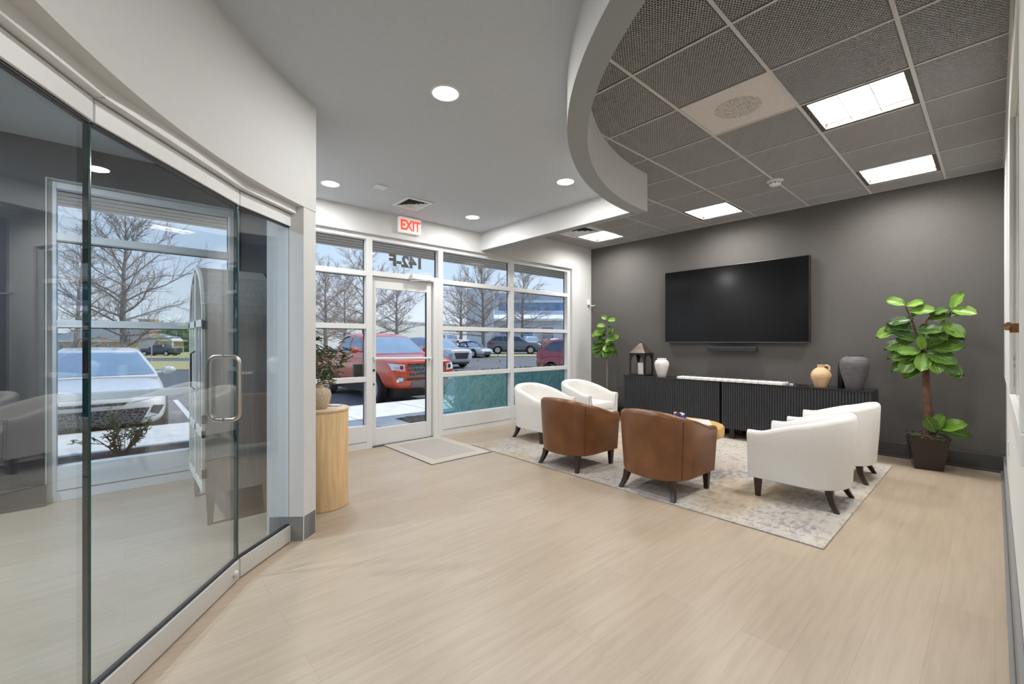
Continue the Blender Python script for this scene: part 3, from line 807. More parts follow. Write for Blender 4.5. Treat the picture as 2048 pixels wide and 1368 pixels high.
# ------------------------------------------------------------------ fluted black media cabinets
CAB = mat('fluted_black', (.040, .041, .046), .42, var=.06)
def ribs(x0, x1, z0, z1, y, n):
    b = MB(); step = (x1 - x0) / n; v = []; 
    prof = []
    for k in range(n):
        xx = x0 + k * step
        prof += [(xx + step * .02, 0), (xx + step * .14, -.008), (xx + step * .32, -.0125), (xx + step * .68, -.0125), (xx + step * .86, -.008), (xx + step * .98, 0)]
    for z in (z0, z1): v += [(p[0], y + p[1], z) for p in prof]
    m = len(prof); f = [(i, i + 1, m + i + 1, m + i) for i in range(m - 1)]
    b.add(v, f)
    b.add([(prof[0][0], y, z0), (prof[-1][0], y, z0), (prof[-1][0], y + .016, z0), (prof[0][0], y + .016, z0), (prof[0][0], y, z1), (prof[-1][0], y, z1), (prof[-1][0], y + .016, z1), (prof[0][0], y + .016, z1)],
          [(3, 2, 1, 0), (4, 5, 6, 7), (0, 3, 7, 4), (1, 2, 6, 5), (2, 3, 7, 6)])
    return b
YC = 6.02
for k, (x0, x1, lab) in enumerate(((-4.01, -2.50, 'long black fluted sideboard on the left, under the lantern and white vase'), (-2.47, -.89, 'long black fluted sideboard on the right, under the jug and grey urn'))):
    t = root('sideboard', ((x0 + x1) / 2, YC, 0), label=lab, cat='sideboard', group='black fluted sideboards under the television')
    h = (x1 - x0) / 2
    build('cabinet_body', MB().box(-h, .004, .13, h, .40, .74), CAB, t, bevel=.002)
    build('cabinet_top', MB().box(-h - .002, -.014, .74, h + .002, .405, .757), mat('cabinet_top', (.022, .021, .022), .22), t, bevel=.002)
    for q in range(3):
        a = -h + 2 * h * q / 3; c = -h + 2 * h * (q + 1) / 3
        build('door', ribs(a + .002, c - .002, .135, .738, .003, 18), CAB, t, fix=False)
    for sx in (-1, 1):
        for yy in (.05, .34): build('leg', MB().box(sx * (h - .12) - .03, yy - .02, 0, sx * (h - .12) + .03, yy + .02, .13), BLACK, t)
# runner
b = MB(); LR = 1.36; nS = 15
for side in (0, 1):
    pts = []
    n = nS * 8
    outer, inner = [], []
    for k in range(n + 1):
        x = -LR / 2 + LR * k / n; sc = abs(sin(pi * k / 8)) ** .6
        outer.append((x, .105 + .03 * sc)); inner.append((x, .035 + .02 * (1 - sc)))
    sg = 1 if side else -1
    v = []
    for (x, y) in outer: v.append((x, sg * y, .0)); v.append((x, sg * y, .026))
    for (x, y) in inner: v.append((x, sg * y, .0)); v.append((x, sg * y, .032))
    m = n + 1; f = []
    for k in range(n):
        o0, o1, i0, i1 = 2 * k, 2 * k + 2, 2 * m + 2 * k, 2 * m + 2 * k + 2
        f += [(o0, o1, o1 + 1, o0 + 1), (i0, i0 + 1, i1 + 1, i1), (o0 + 1, o1 + 1, i1 + 1, i0 + 1), (o0, i0, i1, o1)]
    b.add(v, f)
for k in range(nS + 1): b.box(-LR / 2 + LR * k / nS - .008, -.10, .002, -LR / 2 + LR * k / nS + .008, .10, .030)
build('table_runner', b, mat('white_lace', (.75, .73, .70), .8), loc=(-2.42, YC + .105, .758), label='white openwork scalloped runner laid along the black sideboards', cat='table runner')
# lantern
t = root('lantern', (-3.80, 6.20, .757), .04, label='dark metal candle lantern with arched sides and peaked roof on the sideboard', cat='lantern')
LM = mat('lantern_metal', (.028, .024, .022), .45, metal=.4)
lw = .135
build('lantern_base', MB().box(-lw, -lw, 0, lw, lw, .018), LM, t, bevel=.003)
for a in range(4):
    M = Matrix.Rotation(a * pi / 2, 4, 'Z'); b = MB(); hgt = .36; n = 12; r = lw - .028
    b.box(-lw, -lw, .018, -lw + .028, -lw + .006, hgt, M); b.box(lw - .028, -lw, .018, lw, -lw + .006, hgt, M)
    top = []
    zc = hgt - .03 - r
    for q in range(n):
        p0 = (-r + 2 * r * q / n); p1 = (-r + 2 * r * (q + 1) / n)
        z0_ = zc + sqrt(max(0, r * r - p0 * p0)); z1_ = zc + sqrt(max(0, r * r - p1 * p1))
        v = [(p0, -lw, z0_), (p1, -lw, z1_), (p1, -lw, hgt), (p0, -lw, hgt), (p0, -lw + .006, z0_), (p1, -lw + .006, z1_), (p1, -lw + .006, hgt), (p0, -lw + .006, hgt)]
        b.add([M @ Vector(p) for p in v], [(0, 1, 2, 3), (4, 7, 6, 5), (0, 4, 5, 1), (2, 6, 7, 3)])
    build('side_panel', b, LM, t)
b = MB(); st = [(lw + .006, .36), (lw * .93, .375), (lw * .66, .42), (lw * .42, .465), (lw * .22, .50), (.012, .515)]
v = []; f = []
for r, z in st: v += [(-r, -r, z), (r, -r, z), (r, r, z), (-r, r, z)]
for q in range(len(st) - 1):
    for j in range(4): f.append((q * 4 + j, q * 4 + (j + 1) % 4, q * 4 + 4 + (j + 1) % 4, q * 4 + 4 + j))
f += [(3, 2, 1, 0), tuple(len(v) - 4 + j for j in range(4))]
b.add(v, f); build('roof', b, mat('lantern_roof', (.10, .075, .06), .4, metal=.5), t)
build('ring', MB().tube([(.016 * cos(a * pi / 8), 0, .525 + .016 * sin(a * pi / 8)) for a in range(17)], .003, 6), LM, t, smooth=True)
t = root('pillar_candle', (-3.80, 6.18, .776), label='white pillar candle standing inside the dark lantern', cat='candle')
build('candle_body', MB().lathe([(.045, 0), (.046, .005), (.046, .175), (.043, .182), (.03, .178)], 32), mat('candle_wax', (.82, .79, .70), .5), t, smooth=True)
build('wick', MB().tube([(0, 0, .178), (0, 0, .19)], .0015, 6), BLACK, t)
def vase(name, loc, prof, m, label, cat='vase', n=48):
    b = MB().lathe(prof + [(prof[-1][0] - .012, prof[-1][1]), (prof[-1][0] - .014, prof[-1][1] - .05)], n)
    return build(name, b, m, loc=loc, smooth=True, label=label, cat=cat)
vase('vase', (-3.44, 6.19, .757), [(.058, 0), (.064, .006), (.078, .06), (.097, .13), (.107, .18), (.107, .21), (.094, .24), (.072, .257), (.066, .262), (.068, .272), (.068, .283)],
     mat('white_ceramic', (.74, .70, .66), .7, var=.05, scale=30, bump=.2), 'matte white ceramic vase on the sideboard beside the lantern')
t = root('jug', (-1.385, 6.19, .757), label='sand coloured clay jug with a loop handle on the sideboard', cat='jug')
CLAY = mat('sand_clay', (.62, .42, .24), .75, var=.08, scale=12, bump=.15)
build('jug_body', MB().lathe([(.062, 0), (.066, .006), (.08, .05), (.098, .10), (.104, .135), (.098, .165), (.08, .195), (.055, .218), (.038, .228), (.034, .24), (.042, .262), (.034, .262), (.028, .235)], 44), CLAY, t, smooth=True)
build('handle', MB().tube([(.034, 0, .252), (.06, 0, .256), (.078, 0, .245), (.084, 0, .225), (.080, 0, .197)], .011, 10), CLAY, t, smooth=True)
t = root('bottle', (-1.205, 6.27, .757), label='tall black bottle between the sand jug and the grey urn', cat='bottle')
build('bottle_body', MB().lathe([(.030, 0), (.033, .004), (.033, .235), (.028, .247)], 28), BLACK, t, smooth=True)
build('cap', MB().lathe([(.027, .249), (.029, .251), (.029, .29), (.026, .294)], 28), mat('cap_black', (.03, .03, .03), .5), t, smooth=True)
vase('urn', (-1.065, 6.17, .757), [(.078, 0), (.082, .005), (.098, .08), (.120, .17), (.135, .25), (.138, .29), (.130, .325), (.108, .352), (.085, .364), (.080, .372), (.084, .386)],
     mat('slate_ceramic', (.115, .108, .112), .7, var=.25, scale=14, stretch=(1, 1, 5), bump=.3), 'large ribbed dark grey ceramic urn at the right end of the sideboard', 'urn')
t = root('charging_cable', (-1.60, 6.13, .757), label='coiled black cable with a white plug on the sideboard left of the jug', cat='cable')
b = MB(); random.seed(5)
b.tube([(.03 * cos(a * .7) + .004 * a * .5, .022 * sin(a * .9), .006 + .0012 * (a % 7)) for a in range(40)], .004, 6)
build('cord', b, BLACK, t, smooth=True)
build('plug', MB().box(-.095, -.015, 0, -.055, .015, .02), ALU, t, bevel=.004)

# ------------------------------------------------------------------ television and sound bar
t = root('television', (-2.51, 6.36, 1.83), label='large black flat television mounted on the dark wall', cat='television')
build('housing', MB().box(-.97, 0, -.55, .97, .06, .55), BLACK, t, bevel=.006)
build('screen', MB().box(-.958, -.004, -.535, .958, .0, .540), mat('tv_screen', (.003, .003, .0035), .16, var=0, spec=.35), t)
build('bottom_bezel', MB().box(-.965, -.005, -.549, .965, .0, -.537), mat('bezel', (.12, .12, .12), .3, metal=.8), t)
build('wall_bracket', MB().box(-.3, .06, -.3, .3, .088, .3), BLACK, t)
t = root('sound_bar', (-2.47, 6.33, 1.188), label='slim black sound bar under the television', cat='sound bar')
build('bar_body', MB().box(-.33, -.02, -.033, .33, .06, .033), mat('bar_cloth', (.02, .02, .022), .8), t, bevel=.010, seg=3)
build('bar_bracket', MB().box(-.06, .06, -.02, .06, .118, .02), BLACK, t)
build('cable', MB().tube([(.02, .03, .032), (-.01, .05, .06), (.03, .06, .09)], .004, 6), BLACK, t, smooth=True)
def plate(name, loc, label, rz=0):
    t = root(name, loc, rz, label=label, cat='outlet')
    build('cover_plate', MB().box(-.037, -.006, -.06, .037, 0, .06), ALU, t, bevel=.003)
    build('socket', MB().box(-.017, -.008, -.042, .017, -.006, -.01).box(-.017, -.008, .01, .017, -.006, .042), mat('socket_white', (.6, .6, .58), .4), t)
plate('wall_outlet', (-4.15, YB, .52), 'white wall outlet on the dark wall left of the sideboard')
plate('wall_outlet', (XR, 5.2, .45), 'white wall outlet low on the right wall', -pi / 2)

# ------------------------------------------------------------------ fiddle leaf figs
def leaf_into(acc, base, direction, up, L_, W_, shade, droop=.25, shape='fig'):
    """acc = (verts, faces, uvs, shades)"""
    d = Vector(direction).normalized(); s = d.cross(Vector(up))
    s = s.normalized() if s.length > 1e-4 else d.orthogonal().normalized(); n = s.cross(d)
    NU, NV = 4, 7; v0 = len(acc[0])
    for j in range(NV + 1):
        v = j / NV
        if shape == 'fig':
            wv = (sin(pi * min(1, v ** .85)) ** .62) * (.55 + .62 * v) if 0 < v < 1 else .04
        else:
            wv = sin(pi * v) ** .8 if 0 < v < 1 else .03
        for i in range(NU + 1):
            u = i / NU - .5
            ruff = .03 * sin(v * 14 + i) * abs(u) * 2
            p = Vector(base) + d * (L_ * v) + s * (u * W_ * wv) + n * (L_ * (.12 * abs(u) * 2 - droop * v * v + ruff))
            acc[0].append(tuple(p)); acc[2].append((i / NU, v)); acc[3].append(shade)
    for j in range(NV):
        for i in range(NU):
            a = v0 + j * (NU + 1) + i; acc[1].append((a, a + 1, a + NU + 2, a + NU + 1))
def leaves_obj(name, acc, m, parent):
    me = bpy.data.meshes.new(name); me.from_pydata(acc[0], [], acc[1]); me.materials.append(m)
    uv = me.uv_layers.new(name='UVMap')
    for lp in me.loops: uv.data[lp.index].uv = acc[2][lp.vertex_index]
    at = me.attributes.new('shade', 'FLOAT', 'POINT')
    for k, s_ in enumerate(acc[3]): at.data[k].value = s_
    me.polygons.foreach_set('use_smooth', [True] * len(me.polygons)); me.update()
    o = bpy.data.objects.new(name, me); COL.objects.link(o); o.parent = parent; return o
def planter(t, top, bot, h, rz=0):
    b = MB(); M = Matrix.Rotation(rz, 4, 'Z')
    v = []
    for r, z in ((bot, 0), (top, h), (top - .014, h), (top - .02, h - .03)): v += [M @ Vector((sx * r, sy * r, z)) for sx, sy in ((-1, -1), (1, -1), (1, 1), (-1, 1))]
    f = [(3, 2, 1, 0)]
    for q in range(3):
        for j in range(4): f.append((q * 4 + j, q * 4 + (j + 1) % 4, q * 4 + 4 + (j + 1) % 4, q * 4 + 4 + j))
    f.append((12, 13, 14, 15)); b.add(v, f)
    build('planter', b, mat('planter_black', (.022, .014, .012), .25), t, bevel=.003)
STEMM = mat('fig_trunk', (.13, .065, .04), .8, var=.35, scale=20, bump=.4)
# right tree: leaf list (x, z along wall, toward-viewer y, size, heading deg in wall plane, shade)
t = root('fig_tree', (-.465, 6.13, 0), label='tall artificial fiddle leaf fig in a black tapered planter by the right corner', cat='potted plant')
planter(t, .155, .105, .345, radians(12))
b = MB(); b.tube([(0, 0, .30), (.012, -.01, .55), (-.004, -.02, .8), (-.008, -.01, 1.0), (-.03, -.02, 1.12)], [.036, .034, .03, .028, .022], 12)
b.tube([(-.03, -.02, 1.1), (-.06, -.03, 1.3), (-.10, -.04, 1.48), (-.16, -.05, 1.66)], [.018, .011, .009, .006], 8)
b.tube([(-.02, -.02, 1.1), (.03, -.04, 1.3), (.10, -.05, 1.46), (.19, -.06, 1.62)], [.016, .010, .009, .006], 8)
b.tube([(-.01, -.02, 1.08), (-.03, -.06, 1.3), (.0, -.08, 1.5), (.06, -.1, 1.58)], [.014, .010, .008, .005], 8)
b.tube([(.05, 0, .33), (.09, -.02, .42)], .006, 6)
build('trunk', b, STEMM, t, smooth=True)
acc = ([], [], [], [])
random.seed(11)
def fl(x, y, z, ang, tilt, L_, sh, W_=None, droop=.2):
    a = radians(ang); dr = Vector((cos(a) * cos(tilt), -sin(tilt), sin(a) * cos(tilt)))
    up = Vector((-sin(a) * .3, -1, .75 + .2 * random.random()))
    leaf_into(acc, (x, y, z), dr, up, L_ * .88, W_ or L_ * .64, sh, droop)
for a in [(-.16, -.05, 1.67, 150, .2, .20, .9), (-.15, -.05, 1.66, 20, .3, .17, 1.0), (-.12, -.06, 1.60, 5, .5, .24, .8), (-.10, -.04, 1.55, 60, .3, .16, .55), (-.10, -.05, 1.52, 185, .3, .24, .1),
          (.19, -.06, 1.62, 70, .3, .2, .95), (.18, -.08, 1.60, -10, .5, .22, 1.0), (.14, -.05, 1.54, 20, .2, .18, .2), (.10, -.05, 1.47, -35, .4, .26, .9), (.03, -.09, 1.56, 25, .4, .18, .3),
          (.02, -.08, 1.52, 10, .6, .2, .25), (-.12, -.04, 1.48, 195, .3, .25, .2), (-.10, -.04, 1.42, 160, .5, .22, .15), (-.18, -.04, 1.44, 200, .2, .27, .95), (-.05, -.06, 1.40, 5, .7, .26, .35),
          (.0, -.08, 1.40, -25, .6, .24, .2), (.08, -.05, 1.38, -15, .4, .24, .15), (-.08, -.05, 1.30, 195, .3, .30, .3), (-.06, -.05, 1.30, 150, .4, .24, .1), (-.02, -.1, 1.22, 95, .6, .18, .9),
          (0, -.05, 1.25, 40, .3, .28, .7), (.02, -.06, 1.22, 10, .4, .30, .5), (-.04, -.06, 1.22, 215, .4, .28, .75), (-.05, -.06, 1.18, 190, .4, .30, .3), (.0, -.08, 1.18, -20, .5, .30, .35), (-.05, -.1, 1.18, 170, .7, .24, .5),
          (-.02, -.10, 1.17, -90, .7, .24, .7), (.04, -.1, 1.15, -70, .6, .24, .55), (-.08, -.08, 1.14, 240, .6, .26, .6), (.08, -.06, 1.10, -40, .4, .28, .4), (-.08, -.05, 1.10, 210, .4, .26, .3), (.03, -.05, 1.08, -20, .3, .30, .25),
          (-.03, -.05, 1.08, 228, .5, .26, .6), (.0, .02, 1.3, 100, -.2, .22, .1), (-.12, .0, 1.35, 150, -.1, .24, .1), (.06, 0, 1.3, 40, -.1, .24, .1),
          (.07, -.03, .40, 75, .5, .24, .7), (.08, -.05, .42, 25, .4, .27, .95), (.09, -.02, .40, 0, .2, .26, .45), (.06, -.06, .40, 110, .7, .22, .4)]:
    fl(*a)
leaves_obj('foliage', acc, M_LEAF, t)
b = MB(); random.seed(3)
for k in range(150):
    x, y = random.uniform(-.14, .14), random.uniform(-.14, .14); z = .32
    pts = [(x, y, z)]
    for q in range(3): x += random.uniform(-.03, .03); y += random.uniform(-.03, .03); z += random.uniform(.002, .018) - q * .003; pts.append((x, y, z))
    b.tube(pts, .0014, 4, caps=False)
build('moss', b, mat('grey_moss', (.20, .24, .13), .9, var=.4), t)
# left tree
t = root('fig_tree', (-4.42, 6.14, 0), label='smaller artificial fiddle leaf fig standing in the window corner behind the white chairs', cat='potted plant')
planter(t, .14, .10, .32)
b = MB(); b.tube([(0, 0, .28), (.0, 0, .7), (.0, -.01, 1.1), (.01, -.01, 1.4), (.03, -.02, 1.66)], [.02, .018, .016, .01, .005], 10)
b.tube([(.03, -.02, 1.64), (.0, -.03, 1.72)], .004, 6)
build('trunk', b, mat('thin_trunk', (.20, .17, .15), .8, var=.3), t, smooth=True)
acc = ([], [], [], [])
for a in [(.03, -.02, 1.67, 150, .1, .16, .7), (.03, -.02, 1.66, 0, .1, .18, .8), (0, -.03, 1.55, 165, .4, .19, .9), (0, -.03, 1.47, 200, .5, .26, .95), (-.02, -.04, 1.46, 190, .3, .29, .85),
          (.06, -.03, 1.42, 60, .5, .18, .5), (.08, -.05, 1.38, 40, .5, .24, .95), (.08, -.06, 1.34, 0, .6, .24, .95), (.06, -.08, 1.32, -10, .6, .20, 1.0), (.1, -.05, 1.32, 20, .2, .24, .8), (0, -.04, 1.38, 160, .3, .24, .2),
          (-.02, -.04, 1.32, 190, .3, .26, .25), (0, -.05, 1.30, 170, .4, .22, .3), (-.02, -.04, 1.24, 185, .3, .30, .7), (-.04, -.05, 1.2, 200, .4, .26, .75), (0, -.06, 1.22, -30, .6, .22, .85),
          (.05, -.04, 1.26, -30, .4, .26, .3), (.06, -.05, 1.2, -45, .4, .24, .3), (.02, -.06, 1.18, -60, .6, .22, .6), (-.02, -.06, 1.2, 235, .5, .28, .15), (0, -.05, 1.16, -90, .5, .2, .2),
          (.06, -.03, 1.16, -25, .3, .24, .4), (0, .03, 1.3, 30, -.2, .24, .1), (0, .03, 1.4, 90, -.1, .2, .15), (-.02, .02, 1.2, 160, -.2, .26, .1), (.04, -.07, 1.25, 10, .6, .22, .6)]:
    fl(*a)
leaves_obj('foliage', acc, M_LEAF, t)

# ------------------------------------------------------------------ wood pedestal, vase with branches
PX, PY = -3.56, 1.172
t = root('pedestal_table', (PX, PY, 0), label='round light wood drum pedestal beside the left column', cat='pedestal')
build('drum', MB().lathe([(.185, 0), (.190, .004), (.190, .745), (.188, .75)], 72), OAKL, t, smooth=True)
build('tabletop', MB().lathe([(.190, .750), (.196, .754), (.197, .766), (.194, .770)], 72), mat('pale_oak', (.66, .52, .35), .4, var=.12, scale=6, stretch=(6, 1, 1)), t, smooth=True)
t = root('vase', (PX + .045, PY - .04, .770), label='speckled beige clay vase on the wood pedestal', cat='vase')
build('vase_body', MB().lathe([(.050, 0), (.055, .004), (.072, .04), (.084, .09), (.086, .115), (.078, .145), (.055, .165), (.038, .170), (.036, .180), (.040, .192), (.034, .192), (.030, .16)], 44),
      mat('beige_clay', (.52, .42, .30), .85, var=.15, scale=60, bump=.4), t, smooth=True)
t = root('olive_branches', (PX + .045, PY - .04, .955), label='dark green leafy branches standing in the beige clay vase', cat='branches')
random.seed(23); b = MB(); acc = ([], [], [], [])
OLV = m_leaf('olive_leaf', (.035, .055, .02), (.10, .14, .06))
for k in range(10):
    az = random.uniform(0, 2 * pi); spread = random.uniform(.05, .20); hgt = random.uniform(.18, .36)
    if k == 0: az, spread, hgt = .85, .25, .26
    if k == 1: az, spread, hgt = 1.2, .20, .22
    if k == 2: az, spread, hgt = -2.2, .08, .42
    p = Vector((random.uniform(-.015, .015), random.uniform(-.015, .015), -.12)); pts = [p.copy()]
    for q in range(1, 8):
        u = q / 7; pts.append(Vector((cos(az) * spread * u ** 1.3, sin(az) * spread * u ** 1.3, -.12 + (.12 + hgt) * u + random.uniform(-.008, .008))))
    b.tube(pts, [.0022] * 8, 5)
    for q in range(3, 8):
        for r in range(4):
            a2 = random.uniform(0, 2 * pi); d = Vector((cos(a2), sin(a2), random.uniform(-.3, .9)))
            leaf_into(acc, pts[q] + Vector((0, 0, random.uniform(-.02, .02))), d, (0, 0, 1), random.uniform(.05, .09), random.uniform(.013, .021), random.random(), random.uniform(-.3, .5), 'olive')
build('stem', b, mat('pale_stem', (.32, .28, .20), .8), t, smooth=True)
leaves_obj('foliage', acc, OLV, t)
t = root('card_stack', (PX - .02, PY + .10, .770), .6, label='small stack of cards on the wood pedestal behind the vase', cat='cards')
build('cards', MB().box(-.045, -.027, 0, .045, .027, .008), mat('card_grey', (.35, .36, .38), .6), t)
build('top_card', MB().box(-.045, -.027, .008, .045, .027, .0095), mat('paper_white', (.8, .8, .78), .6), t, rz=.15)

# ------------------------------------------------------------------ arched cabinet behind the glass doors
t = root('arched_cabinet', (-4.08, .60, 0), label='tall arched display cabinet in pale grey wood behind the glass doors', cat='cabinet')
CABW = mat('greywashed_wood', (.66, .64, .60), .6, var=.12, scale=10, stretch=(6, 6, .6)); CABS = mat('cabinet_side', (.34, .31, .28), .5, var=.1, scale=10, stretch=(6, 6, .6))
hw, z0c, zs, zt = .405, .22, 1.43, 1.86
def arch_pts(r, n=20, ws=1.0):
    return [(r * cos(pi * k / n), zs + (zt - zs) * (r / hw) * sin(pi * k / n)) for k in range(n + 1)]
b = MB(); yb, yf = .24, -.18; A = arch_pts(hw)
v = []; outline = [(hw, z0c)] + A + [(-hw, z0c)]; inl = [(hw - .02, z0c + .02)] + arch_pts(hw - .02) + [(-hw + .02, z0c + .02)]
n = len(outline)
for ring, y in ((outline, yf), (outline, yb), (inl, yf), (inl, yb - .02)): v += [(p[0], y, p[1]) for p in ring]
f = []
for k in range(n):
    k2 = (k + 1) % n
    f += [(k, k2, n + k2, n + k), (2 * n + k, 3 * n + k, 3 * n + k2, 2 * n + k2), (k, 2 * n + k, 2 * n + k2, k2)]
f += [tuple(n + k for k in range(n)), tuple(3 * n + k for k in range(n - 1, -1, -1))]
b.add(v, f); build('carcass', b, CABS, t)
for sx in (-1, 1):
    for yy in (yf + .03, yb - .03):
        build('leg', MB().add([(sx * (hw - .03) + a * h, yy + c * h, z) for z, h in ((.235, .028), (0, .016)) for a, c in ((-1, -1), (1, -1), (1, 1), (-1, 1))], [(3, 2, 1, 0), (4, 5, 6, 7), (0, 1, 5, 4), (1, 2, 6, 5), (2, 3, 7, 6), (3, 0, 4, 7)]), CABS, t)
for z in (.62, 1.0, 1.38): build('shelf', MB().box(-hw + .02, yf + .02, z, hw - .02, yb - .02, z + .018), CABS, t)
for sx in (-1, 1):
    yd = yf - .02; b = MB()
    x0, x1 = (.004, hw) if sx > 0 else (-hw, -.004)
    b.box(x0, yd, .24, x1, yf - .001, .29); b.box(x0, yd, .62, x1, yf - .001, .67)
    b.box(x0, yd, 1.40, x1, yf - .001, 1.45)
    xi, xo = (.004, .035) if sx > 0 else (-.035, -.004)
    b.box(xi, yd, .29, xo, yf - .001, 1.84)
    xo0, xo1 = (hw - .035, hw) if sx > 0 else (-hw, -hw + .035)
    b.box(xo0, yd, .29, xo1, yf - .001, 1.43)
    for k in range(10):
        a, c = pi * k / 20, pi * (k + 1) / 20
        q = []
        for rr in (hw, hw - .04):
            for an in (a, c): q.append((sx * rr * cos(an), zs + (zt - zs) * (rr / hw) * sin(an)))
        v = [(q[0][0], yd, q[0][1]), (q[1][0], yd, q[1][1]), (q[3][0], yd, q[3][1]), (q[2][0], yd, q[2][1])]
        v += [(p[0], yf - .001, p[2]) for p in v]
        b.add(v, [(0, 1, 2, 3), (7, 6, 5, 4), (0, 4, 5, 1), (1, 5, 6, 2), (2, 6, 7, 3), (3, 7, 4, 0)])
    xm = (x0 + x1) / 2; b.box(xm - .008, yd + .004, .29, xm + .008, yf - .001, 1.75)
    d = build('door', b, CABW, t)
    build('pane', MB().box(x0 + .03, yd + .009, .67, x1 - .03, yd + .012, 1.42), glass('cabinet_glass', (.95, .95, .95), .05), d)
    build('mesh_panel', MB().box(x0 + .03, yd + .009, .28, x1 - .03, yd + .012, .63), mat('cane_mesh', (.40, .37, .33), .7, var=.5, scale=150), d)
    hx = xi if sx > 0 else xo
    build('handle', MB().tube([(hx + sx * .012, yd, 1.22), (hx + sx * .012, yd - .025, 1.2), (hx + sx * .012, yd - .025, .95), (hx + sx * .012, yd, .93)], .005, 8), BLACK, d, smooth=True)
    for z in (1.38, .72, .34): build('hinge', MB().box((hw - .004 if sx > 0 else -hw - .008), yd - .002, z, (hw + .008 if sx > 0 else -hw + .004), yd + .03, z + .06), BASED, d)

#--EXTERIOR--
# ------------------------------------------------------------------ outside: ground
from mathutils.bvhtree import BVHTree
def ground(x, y):
    a = x * AX[0] + y * AX[1]; s = x * RX[0] + y * RX[1]
    if a < 16: return -.25
    w = min(1, max(0, (s / a + .8) / .75)); w = w * w * (3 - 2 * w)
    z = -.25 + (-.012 * (1 - w) + .020 * w) * (a - 16)
    return min(z, .32)
def sheet(name, s0, s1, a0, a1, m, off=0.0, n=24, kind='structure', aligned=True):
    b = MB(); v = []; f = []
    for j in range(n + 1):
        for i in range(n + 1):
            s = s0 + (s1 - s0) * i / n; a = a0 + (a1 - a0) * j / n
            x, y, _ = spot(s, a) if aligned else (s, a, 0)
            v.append((x, y, ground(x, y) + off))
    m0 = n + 1
    for j in range(n):
        for i in range(n): f.append((j * m0 + i, j * m0 + i + 1, (j + 1) * m0 + i + 1, (j + 1) * m0 + i))
    # skirt gives the sheet its thickness
    k0 = len(v); rim = [i for i in range(m0)] + [j * m0 + n for j in range(1, m0)] + [n * m0 + i for i in range(n - 1, -1, -1)] + [j * m0 for j in range(n - 1, 0, -1)]
    v += [(v[i][0], v[i][1], v[i][2] - .2) for i in rim]
    for q in range(len(rim)): f.append((rim[q], rim[(q + 1) % len(rim)], k0 + (q + 1) % len(rim), k0 + q))
    b.add(v, f); o = build(name, b, m, kind=kind); return o
struct('parking_lot_end', MB().box(-8.95, 10.85, -.45, -5.2, 30, -.25), ASPH)
sheet('parking_lot', -260, -8.9, -200, 260, ASPH, n=90, aligned=False)
GR2 = mat('bright_grass', (.50, .44, .20), .95, var=.2, scale=6, bump=.4)
for k, (s0, s1, a0, a1) in enumerate([(-60, -17.5, 25, 40), (-15.5, -9.5, 27, 34), (-3.0, 3.5, 34.5, 37.2), (-12, -2, 46, 58), (-100, -40, 52, 150), (8, 30, 44, 58)]):
    sheet('lawn', s0, s1, a0, a1, GR2, .06)
b = MB()
b.box(-8.9, -12, -.4, -5.2, 10.85, -.05)
struct('sidewalk', b, CONC)
b = MB()
for y in [-9 + 1.5 * k for k in range(13)]: b.box(-8.9, y - .008, -.0502, -5.2, y + .008, -.0488)
b.box(-7.26, -12, -.0502, -7.24, 10.8, -.0488)
struct('sidewalk_joint', b, mat('joint_dark', (.25, .25, .24), .9))
struct('curb', MB().box(-9.05, -12, -.4, -8.9, 10.85, -.055), mat('curb_concrete', (.66, .65, .62), .9, var=.05), bevel=.02)
for nm, y0, y1, xo in (('mulch_bed', -12, 1.25, -7.2), ('mulch_bed', 3.52, 10.8, -7.0)):
    v = []; f = []; nx, ny = 14, 90
    random.seed(int(y0) + 50)
    for j in range(ny + 1):
        for i in range(nx + 1): v.append((-5.21 + (xo + 5.21) * i / nx, y0 + (y1 - y0) * j / ny, -.045 + (random.uniform(0, .035) if 0 < i < nx else 0)))
    for j in range(ny):
        for i in range(nx): f.append((j * (nx + 1) + i, j * (nx + 1) + i + 1, (j + 1) * (nx + 1) + i + 1, (j + 1) * (nx + 1) + i))
    v0 = len(v); v += [(-5.21, y0, -.2), (xo, y0, -.2), (xo, y1, -.2), (-5.21, y1, -.2)]; f.append((v0, v0 + 3, v0 + 2, v0 + 1))
    build(nm, MB().add(v, f), MULCH, kind='stuff', label='dark wood mulch bed along the outside of the windows', cat='mulch')
b = MB()
for y in (-4.1, -1.7, 1.0, 3.7, 6.9, 9.6, 12.6): b.box(-14.5, y - .05, -.2505, -9.2, y + .05, -.246)
for y in [12.5 + 2.7 * k for k in range(8)]: b.box(-26, y - .06, -.2505, -20.5, y + .06, -.24)
struct('stall_line', b, mat('line_paint', (.75, .75, .72), .7))

